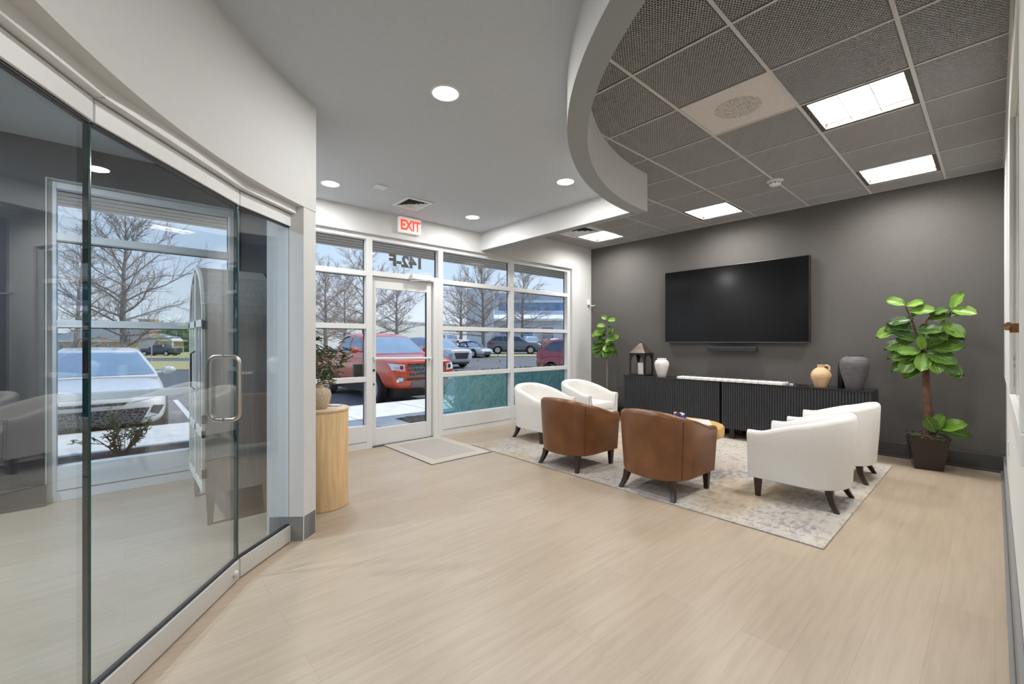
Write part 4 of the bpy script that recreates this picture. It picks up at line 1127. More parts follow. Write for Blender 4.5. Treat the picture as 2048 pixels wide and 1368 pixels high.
# ------------------------------------------------------------------ outside: vehicles
def loft(stations, sec):
    v = []; f = []; n = None
    for st in stations:
        half = sec(*st); ring = [(st[0], y, z) for y, z in half] + [(st[0], -y, z) for y, z in reversed(half[1:-1])]
        n = len(ring); v += ring
    for i in range(len(stations) - 1):
        for k in range(n): f.append((i * n + k, (i + 1) * n + k, (i + 1) * n + (k + 1) % n, i * n + (k + 1) % n))
    f.append(tuple(range(n))); f.append(tuple((len(stations) - 1) * n + k for k in range(n - 1, -1, -1)))
    return v, f
def body_sec(x, zb, zt, w, cr=.03):
    h = zt - zb
    return [(0, zb), (w * .80, zb), (w * .95, zb + h * .10), (w, zb + h * .35), (w * .99, zb + h * .68), (w * .945, zt - h * .10), (w * .86, zt), (w * .5, zt + cr * .8), (0, zt + cr)]
def subdiv(v, f, lev=1):
    me = bpy.data.meshes.new('tmp'); me.from_pydata(v, [], f); b = bmesh.new(); b.from_mesh(me); bmesh.ops.recalc_face_normals(b, faces=b.faces); b.to_mesh(me); b.free()
    o = bpy.data.objects.new('tmp', me); COL.objects.link(o); s = o.modifiers.new('s', 'SUBSURF'); s.levels = lev
    me2 = bpy.data.meshes.new_from_object(o.evaluated_get(bpy.context.evaluated_depsgraph_get())); bpy.data.objects.remove(o)
    return me2
def cut(me, cyls):
    o = bpy.data.objects.new('tmp', me); COL.objects.link(o); cs = []
    for x, r, z in cyls:
        m = MB().lathe([(r, -1.3), (r, 1.3)], 36, M=Matrix.Translation((x, 0, z)) @ Matrix.Rotation(pi / 2, 4, 'X'))
        c = build('tmp_cutter', m, TRIMB); cs.append(c); q = o.modifiers.new('b', 'BOOLEAN'); q.object = c; q.operation = 'DIFFERENCE'; q.solver = 'EXACT'
    me2 = bpy.data.meshes.new_from_object(o.evaluated_get(bpy.context.evaluated_depsgraph_get()))
    bpy.data.objects.remove(o)
    for c in cs: bpy.data.objects.remove(c)
    return me2
def mobj(name, me, m, parent):
    me.materials.clear(); me.materials.append(m); me.polygons.foreach_set('use_smooth', [True] * len(me.polygons)); me.set_sharp_from_angle(angle=radians(35))
    o = bpy.data.objects.new(name, me); COL.objects.link(o); o.parent = parent; return o
def patch(bvh, corners, axis, off=.008, n=8, m=5):
    """a panel lying on the bodywork: corners are four (a, b) pairs, cast along the axis onto the body"""
    b = MB(); v = []; ok = {}
    c = corners
    for j in range(m + 1):
        for i in range(n + 1):
            u, w_ = i / n, j / m
            a = (1 - u) * (1 - w_) * c[0][0] + u * (1 - w_) * c[1][0] + u * w_ * c[2][0] + (1 - u) * w_ * c[3][0]
            z = (1 - u) * (1 - w_) * c[0][1] + u * (1 - w_) * c[1][1] + u * w_ * c[2][1] + (1 - u) * w_ * c[3][1]
            if axis == 'x': o_, d = Vector((9, a, z)), Vector((-1, 0, 0))
            elif axis == '-x': o_, d = Vector((-9, a, z)), Vector((1, 0, 0))
            elif axis == 'y': o_, d = Vector((a, 9, z)), Vector((0, -1, 0))
            else: o_, d = Vector((a, -9, z)), Vector((0, 1, 0))
            h, nr, _, _ = bvh.ray_cast(o_, d)
            if h is None: v.append((0, 0, 0)); ok[len(v) - 1] = False; continue
            if nr.dot(d) > 0: nr = -nr
            v.append(tuple(h + nr * off)); ok[len(v) - 1] = True
    f = []
    for j in range(m):
        for i in range(n):
            q = (j * (n + 1) + i, j * (n + 1) + i + 1, (j + 1) * (n + 1) + i + 1, (j + 1) * (n + 1) + i)
            if all(ok[k] for k in q): f.append(q)
    b.add(v, f); return b
def car(name, K, paint, loc, rz, label, cat='car', gm=None, group=None, detail=True):
    gm = gm or CGLASS
    t = root(name, loc, rz, label=label, cat=cat, group=group)
    v, f = loft(K['st'], body_sec); me = subdiv(v, f, 2 if detail else 1)
    tv = [x.co.copy() for x in me.vertices]; tf = [tuple(p.vertices) for p in me.polygons]; bb = BVHTree.FromPolygons(tv, tf)
    me = cut(me, [(x, K['r'] + .06, K['r']) for x in K['wx']])
    mobj('body', me, paint, t)
    pr = K['cab']; wb, wr = K['wb'], K['wr']; zmin = min(p[1] for p in pr); zmax = max(p[1] for p in pr)
    def cw(z): return wb + (wr - wb) * ((z - zmin) / (zmax - zmin)) ** 1.3
    sts = []
    lowz = zmin - .12
    v = []; f = []
    npt = len(pr)
    ring = []
    cv = []
    # cabin as a loft across its profile
    dense = []
    for i in range(npt - 1):
        for q in range(4):
            u = q / 4; dense.append((pr[i][0] + (pr[i + 1][0] - pr[i][0]) * u, pr[i][1] + (pr[i + 1][1] - pr[i][1]) * u))
    dense.append(pr[-1])
    def csec(x, z):
        h = z - lowz
        return [(0, lowz), (wb, lowz), (wb, zmin), (cw(zmin + (z - zmin) * .5), zmin + (z - zmin) * .5), (cw(z) + .015, z - .05 * min(1, (z - zmin) * 3)), (cw(z) - .06, z), (0, z + .02)]
    sts = [(x, max(z, zmin + .004)) for x, z in dense]
    v, f = loft([(x, z) for x, z in sts], lambda x, z: csec(x, z))
    cb = BVHTree.FromPolygons([Vector(p) for p in v], f)
    build('cabin', MB().add(v, f), K.get('roofm', paint), t, smooth=True)
    # glass
    (x0, z0), (x1, z1) = pr[0], pr[1]
    e = .035
    bw = cw(z0) - .03; tw = cw(z1) - .06
    build('windshield', patch(cb, [(-bw, z0 + .04), (bw, z0 + .04), (tw, z1 - .02), (-tw, z1 - .02)], 'x', .006, 12, 6), gm, t, smooth=True)
    (x0, z0), (x1, z1) = pr[-1], pr[-2]
    bw = cw(z0) - .08; tw = cw(z1) - .08
    build('rear_window', patch(cb, [(-bw, z0 + .08), (bw, z0 + .08), (tw, z1 - .04), (-tw, z1 - .04)], '-x', .006, 12, 6), gm, t, smooth=True)
    for ax in ('y', '-y'):
        for q in K['win']: build('side_window', patch(cb, q, ax, .006, 6, 4), gm, t, smooth=True)
        if detail:
            for (a, z0_, z1_) in K['seams']: build('door_seam', patch(bb, [(a - .004, z0_), (a + .004, z0_), (a + .004, z1_), (a - .004, z1_)], ax, .003, 1, 8), TRIMB, t)
            for (a, z_) in K['dh']: build('door_handle', patch(bb, [(a - .08, z_ - .015), (a + .08, z_ - .015), (a + .08, z_ + .015), (a - .08, z_ + .015)], ax, .025, 4, 2), K.get('trim', paint), t)
    r = K['r']; hw = K['W'] / 2
    tb = MB().lathe([(r * .62, -.10), (r * .92, -.11), (r, -.08), (r, .08), (r * .92, .11), (r * .62, .10)], 32, M=Matrix.Rotation(pi / 2, 4, 'X'), close=True)
    rb = MB().lathe([(r * .63, .085), (r * .58, .095), (r * .55, .05), (.02, .03)], 28, M=Matrix.Rotation(pi / 2, 4, 'X'))
    for k in range(5):
        M = Matrix.Rotation(2 * pi * k / 5, 4, 'Y'); rb.add([M @ Vector(p) for p in [(-.035, -.05, .03), (.035, -.05, .03), (.05, -.095, r * .60), (-.05, -.095, r * .60), (-.035, -.092, .03), (.035, -.092, .03), (.06, -.1, r * .60), (-.06, -.1, r * .60)]], [(0, 1, 2, 3), (7, 6, 5, 4), (0, 4, 5, 1), (1, 5, 6, 2), (2, 6, 7, 3), (3, 7, 4, 0)])
    rb.lathe([(.055, .09), (.05, .1)], 16, M=Matrix.Rotation(pi / 2, 4, 'X'))
    for x in K['wx']:
        for s in (-1, 1):
            w_ = build('wheel', tb, TYRE, t, smooth=True, loc=(x, s * (hw - .10), r), rz=0 if s < 0 else pi)
            build('rim', rb, K.get('rim', RIM), w_, smooth=True)
    # dark underside between the wheels
    build('underbody', MB().box(-K['L'] / 2 + .3, -hw + .22, r * .55, K['L'] / 2 - .3, hw - .22, K['st'][3][1] + .25), TRIMB, t)
    for s in (-1, 1):
        mx_, mz_ = K['mir']
        b = MB().tube([(mx_, s * (wb - .02), mz_ - .04), (mx_, s * (wb + .12), mz_ - .02)], .025, 8)
        b.lathe([(.03, -.10), (.085, -.06), (.1, 0), (.09, .06), (.04, .09)], 12, M=Matrix.Translation((mx_, s * (wb + .20), mz_)) @ Matrix.Rotation(pi / 2, 4, 'X') @ Matrix.Diagonal((.7, .8, 1, 1)))
        build('mirror', b, paint, t, smooth=True)
    for nm, q, ax, m_, off in K.get('bits', []):
        qs = [q, [(-a, z) for a, z in q]] if ax in ('x', '-x') and min(a for a, z in q) * max(a for a, z in q) > 0 else [q]
        for qq in qs: build(nm, patch(bb, qq, ax, off, 10, 6), m_, t, smooth=True)
    return t, bb
GRILM, tq, bq = nodes_mat('grille_mesh'); co = N(tq, 'TexCoord'); vo = N(tq, 'TexVoronoi'); vo.feature = 'DISTANCE_TO_EDGE'; vo.inputs['Scale'].default_value = 15
mpq = N(tq, 'Mapping'); mpq.inputs['Scale'].default_value = (1, 1, 1.6); tq.links.new(co.outputs['Object'], mpq.inputs[0]); tq.links.new(mpq.outputs[0], vo.inputs[0])
tq.links.new(ramp(tq, vo.outputs[0], [(.06, (.16, .18, .20)), (.12, (.012, .015, .02))]), bq.inputs['Base Color']); bq.inputs['Roughness'].default_value = .35

PW = mat('paint_white', (.80, .80, .80), .25, coat=.6, var=.01); PR = mat('paint_orange_red', (.66, .085, .03), .28, coat=.7, var=.03); PM = mat('paint_crimson', (.36, .015, .035), .25, coat=.8, var=.02)
PG = mat('paint_slate', (.14, .17, .20), .3, coat=.6, var=.02); PS = mat('paint_silver', (.55, .56, .58), .3, metal=.4, coat=.5, var=.02); PB = mat('paint_navy', (.03, .045, .09), .3, coat=.6, var=.02); PLB = mat('paint_pale_blue', (.45, .52, .60), .3, coat=.5, var=.02)
SED = dict(L=4.9, W=1.84, r=.335, wx=(1.45, -1.40), wb=.80, wr=.57, mir=(.72, 1.0),
    st=[(2.42, .34, .58, .60), (2.38, .24, .66, .76), (2.15, .19, .76, .88), (1.6, .18, .87, .92), (.95, .18, .93, .92), (0, .18, .95, .92), (-1.2, .18, .98, .92), (-2.0, .20, 1.0, .90), (-2.36, .26, .97, .80), (-2.44, .36, .86, .66)],
    cab=[(1.35, .92), (.42, 1.36), (-.35, 1.42), (-1.15, 1.36), (-2.0, 1.0)],
    win=[[(.95, .99), (.02, 1.0), (-.05, 1.33), (.42, 1.31)], [(-.06, 1.0), (-1.0, 1.02), (-.95, 1.31), (-.12, 1.33)]],
    seams=[(1.02, .25, .9), (-.02, .25, .93), (-1.0, .4, .95)], dh=[(.2, .82), (-.8, .85)],
    bits=[('grille', [(-.52, .21), (.52, .21), (.66, .50), (-.66, .50)], 'x', GRILM, .012), ('bumper', [(-.82, .195), (.82, .195), (.80, .235), (-.80, .235)], 'x', TRIMB, .03),
          ('upper_grille', [(-.34, .56), (.34, .56), (.42, .60), (-.42, .60)], 'x', GRILM, .010),
          ('headlight', [(.42, .60), (.72, .64), (.84, .75), (.60, .68)], 'x', LAMPW, .012), ('side_intake', [(.66, .42), (.76, .37), (.84, .50), (.70, .53)], 'x', TRIMB, .012),
          ('tail_light', [(.45, .78), (.80, .78), (.80, .92), (.45, .90)], '-x', LAMPR, .01)])
TRK = dict(L=5.39, W=1.89, r=.39, wx=(1.75, -1.49), wb=.85, wr=.66, mir=(.85, 1.33), trim=PR,
    st=[(2.66, .52, 1.04, .70), (2.60, .42, 1.10, .84), (2.35, .40, 1.13, .93), (1.9, .40, 1.16, .945), (1.2, .40, 1.20, .945), (0, .40, 1.22, .945), (-.98, .40, 1.22, .945), (-1.05, .40, 1.26, .945), (-2.5, .42, 1.26, .945), (-2.66, .46, 1.24, .92), (-2.70, .52, 1.20, .88)],
    cab=[(1.22, 1.19), (.48, 1.70), (-.15, 1.78), (-.80, 1.76), (-1.08, 1.24)],
    win=[[(.86, 1.27), (-.02, 1.27), (-.02, 1.66), (.46, 1.65)], [(-.12, 1.27), (-.80, 1.28), (-.70, 1.66), (-.12, 1.67)]],
    seams=[(.98, .5, 1.15), (-.05, .5, 1.18), (-.92, .6, 1.2), (-1.02, .5, 1.24)], dh=[(.12, 1.02), (-.75, 1.03)],
    bits=[('grille', [(-.46, .74), (.46, .74), (.52, 1.03), (-.52, 1.03)], 'x', GRILM, .012), ('grille_bar', [(-.50, .91), (.50, .91), (.50, .935), (-.50, .935)], 'x', CHROME, .022),
          ('grille_bar', [(-.48, .82), (.48, .82), (.48, .845), (-.48, .845)], 'x', CHROME, .022), ('grille_bar', [(-.48, .715), (.48, .715), (.48, .745), (-.48, .745)], 'x', CHROME, .022), ('grille_bar', [(-.54, 1.02), (.54, 1.02), (.54, 1.05), (-.54, 1.05)], 'x', PR, .022),
          ('emblem', [(-.09, .82), (.09, .82), (.09, .95), (-.09, .95)], 'x', CHROME, .032),
          ('headlight', [(.56, .84), (.84, .87), (.86, 1.03), (.58, 1.0)], 'x', LAMPW, .012), ('headlight_eye', [(.62, .89), (.70, .90), (.70, .98), (.62, .98)], 'x', TRIMB, .018),
          ('lower_grille', [(-.42, .46), (.42, .46), (.38, .60), (-.38, .60)], 'x', mat('skid_grey', (.16, .18, .19), .5), .015), ('bumper_slot', [(-.55, .63), (.55, .63), (.52, .68), (-.52, .68)], 'x', TRIMB, .012),
          ('fog_lamp_ring', [(.60, .60), (.76, .60), (.76, .72), (.60, .72)], 'x', CHROME, .012), ('fog_lamp', [(.62, .62), (.74, .62), (.74, .70), (.62, .70)], 'x', LAMPW, .018),
          ('tail_light', [(.78, .95), (.92, .95), (.92, 1.2), (.78, 1.2)], '-x', LAMPR, .012)])
SUV = dict(L=4.85, W=1.93, r=.37, wx=(1.45, -1.45), wb=.86, wr=.64, mir=(.8, 1.22),
    st=[(2.40, .40, .90, .66), (2.34, .30, .98, .82), (2.0, .27, 1.03, .93), (1.2, .27, 1.08, .96), (0, .27, 1.10, .965), (-1.3, .27, 1.12, .96), (-2.1, .30, 1.13, .93), (-2.36, .36, 1.08, .84), (-2.42, .46, .98, .74)],
    cab=[(1.2, 1.06), (.45, 1.58), (-.4, 1.68), (-1.7, 1.64), (-2.30, 1.12)],
    win=[[(.9, 1.14), (.0, 1.15), (-.02, 1.56), (.45, 1.53)], [(-.08, 1.15), (-.95, 1.16), (-.95, 1.58), (-.1, 1.57)], [(-1.03, 1.16), (-1.95, 1.22), (-1.65, 1.53), (-1.03, 1.58)]],
    seams=[(.95, .35, 1.04), (-.03, .35, 1.07), (-1.0, .5, 1.09)], dh=[(.15, .98), (-.85, 1.0)],
    bits=[('grille', [(-.4, .5), (.4, .5), (.5, .82), (-.5, .82)], 'x', TRIMB, .012), ('headlight', [(.52, .78), (.8, .80), (.86, .92), (.56, .88)], 'x', LAMPW, .012),
          ('tail_light', [(.55, .88), (.9, .88), (.9, 1.04), (.5, 1.0)], '-x', LAMPR, .012), ('tail_light', [(-2.36, .90), (-2.05, .97), (-2.05, 1.03), (-2.36, 1.03)], '-y', LAMPR, .012),
          ('license_plate', [(-.26, .62), (.26, .62), (.26, .76), (-.26, .76)], '-x', PW, .012)])
CONV = dict(L=3.95, W=1.68, r=.30, wx=(1.18, -1.12), wb=.70, wr=.52, mir=(.45, .88), roofm=mat('soft_top', (.02, .02, .022), .8),
    st=[(1.96, .30, .50, .50), (1.90, .22, .58, .68), (1.6, .18, .68, .80), (1.1, .17, .76, .84), (.5, .17, .80, .84), (-.4, .17, .80, .84), (-1.3, .18, .84, .84), (-1.85, .24, .80, .74), (-1.96, .34, .70, .60)],
    cab=[(.62, .79), (.12, 1.16), (-.2, 1.22), (-.65, 1.16), (-1.05, .84)],
    win=[[(.42, .84), (-.45, .86), (-.45, 1.10), (.10, 1.09)]], seams=[(.48, .25, .76), (-.5, .25, .78)], dh=[(-.35, .68)],
    bits=[('grille', [(-.4, .30), (.4, .30), (.34, .40), (-.34, .40)], 'x', TRIMB, .012), ('headlight', [(.42, .50), (.6, .50), (.62, .56), (.42, .56)], 'x', LAMPW, .012), ('tail_light', [(.4, .6), (.7, .6), (.7, .7), (.4, .7)], '-x', LAMPR, .01)])
YW = YAW
car('sedan', SED, PW, (-11.42, -.36, -.25), 0, 'white sedan parked nose toward the window seen through the glass doors')
TKR = dict(TRK)
tr_, _ = car('pickup_truck', TKR, PR, (-11.9, 5.48, -.25), 0, 'orange red pickup truck parked nose toward the entrance door', 'truck')
build('bed_liner', MB().box(-2.6, -.80, 1.262, -1.12, .80, 1.30), TRIMB, tr_, bevel=.01)
car('suv', SUV, PM, (-9.75, 12.95, -.25), 0, 'crimson SUV seen at the right edge of the windows behind the hedge', gm=CGLASSD)
def place(kind, K, paint, u, ahead, rz, label, cat='car', gm=None, group=None, name=None, dz=0):
    x, y, _ = spot((u - 1024) / 865 * ahead, ahead)
    return car(name or kind, K, paint, (x, y, ground(x, y) + dz + .0), rz, label, cat, gm, group, detail=ahead < 45)
place('convertible', CONV, PS, 940, 34.3, .12, 'small silver convertible parked nearest the tree trunk beyond the lot')
place('suv', SUV, PG, 1028, 39.0, YW, 'slate grey SUV parked side on beyond the strip of grass', gm=CGLASSD)
place('suv', SUV, PS, 868, 24.5, .1, 'pale silver SUV directly behind the red pickup truck')
K2 = dict(TRK); K2['trim'] = PW; K2['bits'] = [(a, q, x, (PW if m_ is PR else m_), o_) for a, q, x, m_, o_ in TRK['bits']]
place('pickup_truck', K2, PW, 890, 44, pi + .2, 'white pickup truck with a red tail light, far behind the silver convertible', 'truck')
place('hatchback', SUV, PLB, 1062, 54, YW + .9, 'pale blue hatchback parked in front of the grey office building')
place('sedan', SED, mat('paint_bright_red', (.5, .04, .03), .3), 1108, 52, YW + .6, 'small bright red car in front of the office building, right of the pale blue hatchback')
K3 = dict(TRK); K3['trim'] = PB; K3['bits'] = [(a, q, x, (PB if m_ is PR else m_), o_) for a, q, x, m_, o_ in TRK['bits']]
place('pickup_truck', K3, PB, 322, 66, YW + pi, 'dark navy pickup truck on the far road beyond the white sedan', 'truck', gm=CGLASSD)

# ------------------------------------------------------------------ outside: trees and shrubs
def tree_mesh(seed, H, R, n1=26, n2=9, n3=7, t0=.14, up=.25, rtr=.22, vase=False):
    random.seed(seed); tr = MB(); br = MB()
    lean = Vector((random.uniform(-.03, .03), random.uniform(-.03, .03), 1))
    tp = [Vector((lean.x * H * q / 8 + random.uniform(-.04, .04), lean.y * H * q / 8 + random.uniform(-.04, .04), H * .93 * q / 8)) for q in range(9)]
    if not vase: tr.tube(tp, [rtr * (1 - .1 * (q > 0)) * max(.08, 1 - q / 8.2) for q in range(9)], 8)
    def limb(p, d, L_, r, lev):
        n = 4 if lev < 3 else 2; pts = [p.copy()]; q = p.copy(); dd = d.copy()
        for k in range(n):
            dd = (dd + Vector((random.gauss(0, .13), random.gauss(0, .13), random.gauss(.02 if lev == 1 else .03, .10)))).normalized()
            q = q + dd * (L_ / n); pts.append(q.copy())
        br.tube(pts, [r * (1 - .8 * k / n) for k in range(n + 1)], 5 if lev == 1 else 3, caps=False)
        return pts, dd
    for i in range(n1):
        if vase:
            base = Vector((random.uniform(-.2, .2), random.uniform(-.2, .2), 0)); az = random.uniform(0, 2 * pi)
            d = Vector((cos(az) * .33, sin(az) * .33, 1)).normalized(); L1 = H * random.uniform(.6, .8)
            pts, dd = limb(base, d, L1, rtr, 1)
        else:
            u = t0 + (.96 - t0) * (i + random.random()) / n1
            k = min(7, int(u * 8)); base = tp[k].lerp(tp[k + 1], u * 8 - k)
            az = i * 2.4 + random.uniform(-.4, .4); el = -.05 + (up + .9) * u ** 1.2 + random.uniform(-.12, .12)
            L1 = R * (1.12 - .62 * u) * random.uniform(.8, 1.15)
            d = Vector((cos(az) * cos(el), sin(az) * cos(el), sin(el)))
            pts, dd = limb(base, d, L1, rtr * .34 * (1.15 - u), 1)
        for j in range(n2):
            w_ = (j + .6) / n2; k = min(3, int(w_ * 4)); b0 = pts[k].lerp(pts[k + 1], w_ * 4 - k)
            dd2 = (dd + Vector((random.gauss(0, .6), random.gauss(0, .6), random.gauss(.1, .45)))).normalized()
            L2 = L1 * .42 * random.uniform(.6, 1.1); p2, d2 = limb(b0, dd2, L2, .016, 2)
            for _ in range(n3):
                w2 = random.random(); k = min(3, int(w2 * 4)); b1 = p2[k].lerp(p2[k + 1], w2 * 4 - k)
                d3 = (d2 + Vector((random.gauss(0, .55), random.gauss(0, .55), random.gauss(.05, .4)))).normalized()
                limb(b1, d3, L2 * random.uniform(.35, .75), .0075, 3)
    return tr, br
TM = [tree_mesh(1, 8.6, 4.0, 32, 11, 11, t0=.17, up=.42), tree_mesh(2, 8.4, 3.4, 28, 10, 11, t0=.22, up=.4), tree_mesh(3, 7.4, 2.9, 26, 10, 11, t0=.25, up=.35)]
TP = []
def tree(k, u, ahead, sc, rz, label, twm=None, bkm=None):
    x, y, _ = spot((u - 1024) / 865 * ahead, ahead)
    t = root('bare_tree', (x, y, ground(x, y) - .05), rz, label=label, cat='tree', group='bare winter trees beyond the car park'); t.scale = (sc, sc, sc)
    key = (k,)
    if k not in TREEC:
        a = build('trunk', TM[k][0], BARK, t, smooth=True); c = build('branches', TM[k][1], TWIG, t, fix=False); TREEC[k] = (a, c)
    else:
        for o in TREEC[k]: d = o.copy(); COL.objects.link(d); d.parent = t
        return t
    return t
TREEC = {}
tree(0, 245, 21.5, 1.0, .3, 'large bare tree standing behind the white sedan')
tree(1, 150, 33, 1.15, 1.1, 'bare tree left of the large one behind the white sedan')
tree(2, 652, 32, .95, .5, 'bare tree behind the truck bed, left of the entrance door')
tree(1, 728, 27, .88, 2.0, 'bare tree with a dark trunk beside the left edge of the entrance door')
tree(2, 793, 39, 1.0, 2.9, 'bare tree seen through the entrance door glass above the truck cab')
tree(2, 921, 45, 1.05, 4.0, 'slender bare tree behind the silver convertible')
tree(0, 968, 35, .98, 2.1, 'thick trunked bare tree rising right of the silver convertible')
tree(1, 1044, 47, 1.1, 5.2, 'bare tree behind the slate grey SUV')
tree(1, 598, 38, 1.1, .9, 'bare tree mostly behind the left column')
tree(0, 690, 52, 1.1, 3.3, 'distant bare tree between two nearer ones left of the door')
tree(2, 470, 60, 1.2, 1.3, 'distant bare tree on the road right of the arched cabinet')
vt = tree_mesh(9, 3.4, 1.3, 14, 5, 4, rtr=.055, vase=True)
x, y, _ = spot((1090 - 1024) / 865 * 44, 44)
t = root('crape_myrtle', (x, y, ground(x, y)), label='vase shaped multi stemmed bare shrub tree behind the crimson SUV', cat='tree')
build('branches', vt[1], mat('myrtle_bark', (.52, .42, .34), .9, var=.2), t, fix=False)

def leafball(name, cx, cy, cz, rx, ry, rz, n, size, m, label, cat='shrub', seed=1, box=False, parent=None, kind=None):
    random.seed(seed); b = MB()
    for k in range(n):
        if box:
            p = Vector((random.uniform(-rx, rx), random.uniform(-ry, ry), random.uniform(-rz, rz)))
            q = random.randint(0, 2)
            if q == 0: p.z = rz * random.uniform(.85, 1.05)
            elif q == 1: p.x = random.choice((-1, 1)) * rx * random.uniform(.8, 1.1)
        else:
            d = Vector((random.gauss(0, 1), random.gauss(0, 1), random.gauss(0, 1))).normalized() * random.uniform(.72, 1.05); p = Vector((d.x * rx, d.y * ry, d.z * rz))
        a = Vector((random.gauss(0, 1), random.gauss(0, 1), random.gauss(0, 1))).normalized(); c = a.orthogonal().normalized(); s = size * random.uniform(.6, 1.3)
        b.add([p - a * s, p - c * s * .45, p + a * s, p + c * s * .45], [(0, 1, 2, 3)])
    if not box:
        b.lathe([(.2 * rx, -.9 * rz), (.75 * rx, -.5 * rz), (.85 * rx, 0), (.7 * rx, .5 * rz), (.2 * rx, .85 * rz)], 14)
    else: b.box(-rx * .9, -ry, -rz, rx * .9, ry, rz * .9)
    return build(name, b, m, parent, fix=False, loc=(cx, cy, cz), label=label, cat=cat, kind=kind)
leafball('hedge', -6.62, 7.7, .30, .30, 3.0, .42, 4200, .045, HEDGE, 'low clipped green hedge outside the right hand windows', 'hedge', 4, box=True)
for k, (u, a, rx, rz_, m, lab) in enumerate([(648, 30, 1.0, .45, SHRUBY, 'yellow green shrub below the trees left of the truck cab'), (690, 33, 1.0, .5, SHRUBY, 'second yellow green shrub, next to the truck cab'), (714, 36, .8, .7, SHRUBG, 'dark green shrub beside the truck cab'),
      (938, 50, 1.3, .6, SHRUBG, 'round clipped green shrub at the corner of the office building'), (352, 110, 4, 3.4, SHRUBG, 'dark green pine stand on the far horizon right of the brick house'), (1000, 55, 1.0, .5, mat('tan_shrub', (.42, .36, .22), .8, var=.3), 'tan round shrub in front of the office building')]):
    x, y, _ = spot((u - 1024) / 865 * a, a); leafball('shrub', x, y, ground(x, y) + rz_ * .8, rx, rx, rz_, 1300, .07 if a < 60 else .5, m, lab, seed=20 + k)
def twiggy(name, loc, n, H, spread, leafn, label, stemm, leafm, seed):
    t = root(name, loc, label=label, cat='shrub'); random.seed(seed); b = MB(); acc = ([], [], [], [])
    def go(p, d, L_, r, lev):
        pts = [p.copy()]; q = p.copy()
        for k in range(4):
            d = (d + Vector((random.gauss(0, .14), random.gauss(0, .14), random.gauss(.03, .1)))).normalized(); q = q + d * L_ / 4; pts.append(q.copy())
        b.tube(pts, [r * (1 - .15 * k) for k in range(5)], 5, caps=False)
        if lev < 3:
            for _ in range(3 if lev == 1 else 4): go(pts[random.randint(1, 4)], (d + Vector((random.gauss(0, .5), random.gauss(0, .5), random.gauss(.1, .3)))).normalized(), L_ * .55, r * .55, lev + 1)
        if lev >= 2:
            for _ in range(leafn):
                pp = pts[random.randint(1, 4)] + Vector((random.uniform(-.02, .02),) * 3)
                leaf_into(acc, pp, (random.gauss(0, 1), random.gauss(0, 1), random.gauss(.3, .6)), (0, 0, 1), .045, .022, random.random(), .1, 'olive')
    for k in range(n):
        az = 2 * pi * k / n + random.uniform(-.3, .3); go(Vector((.03 * cos(az), .03 * sin(az), 0)), Vector((cos(az) * spread, sin(az) * spread, 1)).normalized(), H * random.uniform(.6, .8), .009, 1)
    build('branches', b, stemm, t, fix=False); leaves_obj('foliage', acc, leafm, t); return t
SHL = m_leaf('shrub_leaf', (.07, .16, .04), (.22, .34, .10))
twiggy('leafy_shrub', (-6.9, -.03, -.04), 9, .46, .9, 4, 'small leafy green shrub in the mulch in front of the white sedan', mat('shrub_stem', (.20, .15, .11), .9), SHL, 7)
twiggy('bare_shrub', (-5.85, 4.25, -.04), 15, .85, .85, 1, 'bare twiggy shrub in the mulch outside the window right of the entrance door', mat('pale_twig', (.66, .60, .53), .9), SHL, 8)
twiggy('bare_shrub', (-5.80, 6.0, -.04), 11, .85, .7, 3, 'twiggy shrub outside the rightmost window behind the white armchairs', mat('pale_twig'), SHL, 12)

# ------------------------------------------------------------------ outside: buildings
def at(u, a, z=0): return spot((u - 1024) / 865 * a, a, z)
# pale long building behind the truck
x, y, _ = spot(-26, 96); t = root('warehouse', (x, y, -.5), YAW + radians(58), label='long pale cream building on the horizon behind the truck', cat='building')
build('walls', MB().box(-26, 0, 0, 62, 12, 6.2), mat('cream_wall', (.95, .92, .80), .9, var=.03), t)
build('roof_edge', MB().box(-26.2, -.2, 6.2, 62.2, 12, 6.5), ALU, t)
# office building on the right
x, y, _ = spot(10, 62); t = root('office_building', (x, y, .2), YAW, label='two storey grey office building with blue windows behind the parked cars', cat='building')
OW = mat('office_wall', (.66, .71, .78), .9, var=.04); OWW = mat('office_fascia', (.82, .86, .90), .8, var=.03); BWIN = mat('office_window', (.10, .22, .38), .15, var=.4, scale=1.5, spec=.8)
build('walls', MB().box(-16.2, 0, 0, 20, 10, 4.4), OW, t)
build('end_wall', MB().box(-16.4, -.8, 0, -12.6, 6, 8.6), OW, t)
b = MB(); b.add([(-12.6, -.9, 4.4), (20, -.9, 4.4), (20, 3.0, 5.6), (-12.6, 3.0, 5.6), (-12.6, -.9, 4.1), (20, -.9, 4.1), (20, 3.0, 4.3), (-12.6, 3.0, 4.3)], [(0, 1, 2, 3), (7, 6, 5, 4), (0, 4, 5, 1), (1, 5, 6, 2), (2, 6, 7, 3), (3, 7, 4, 0)])
build('canopy_roof', b, OWW, t)
build('upper_walls', MB().box(-12.6, 3, 4.3, 20, 10, 7.4), OWW, t)
build('roof', MB().box(-12.8, 2.6, 7.4, 20.2, 10, 8.4), mat('slate_roof', (.36, .43, .52), .7, var=.1), t)
for k in range(11):
    f_ = build('window', MB().box(-11.8 + 3 * k, -.06, .9, -10.0 + 3 * k, .0, 3.3), ALU, t)
    build('pane', MB().box(-11.7 + 3 * k, -.09, 1.0, -10.95 + 3 * k, -.06, 2.1).box(-10.85 + 3 * k, -.09, 1.0, -10.1 + 3 * k, -.06, 2.1).box(-11.7 + 3 * k, -.09, 2.2, -10.1 + 3 * k, -.06, 3.2), BWIN, f_)
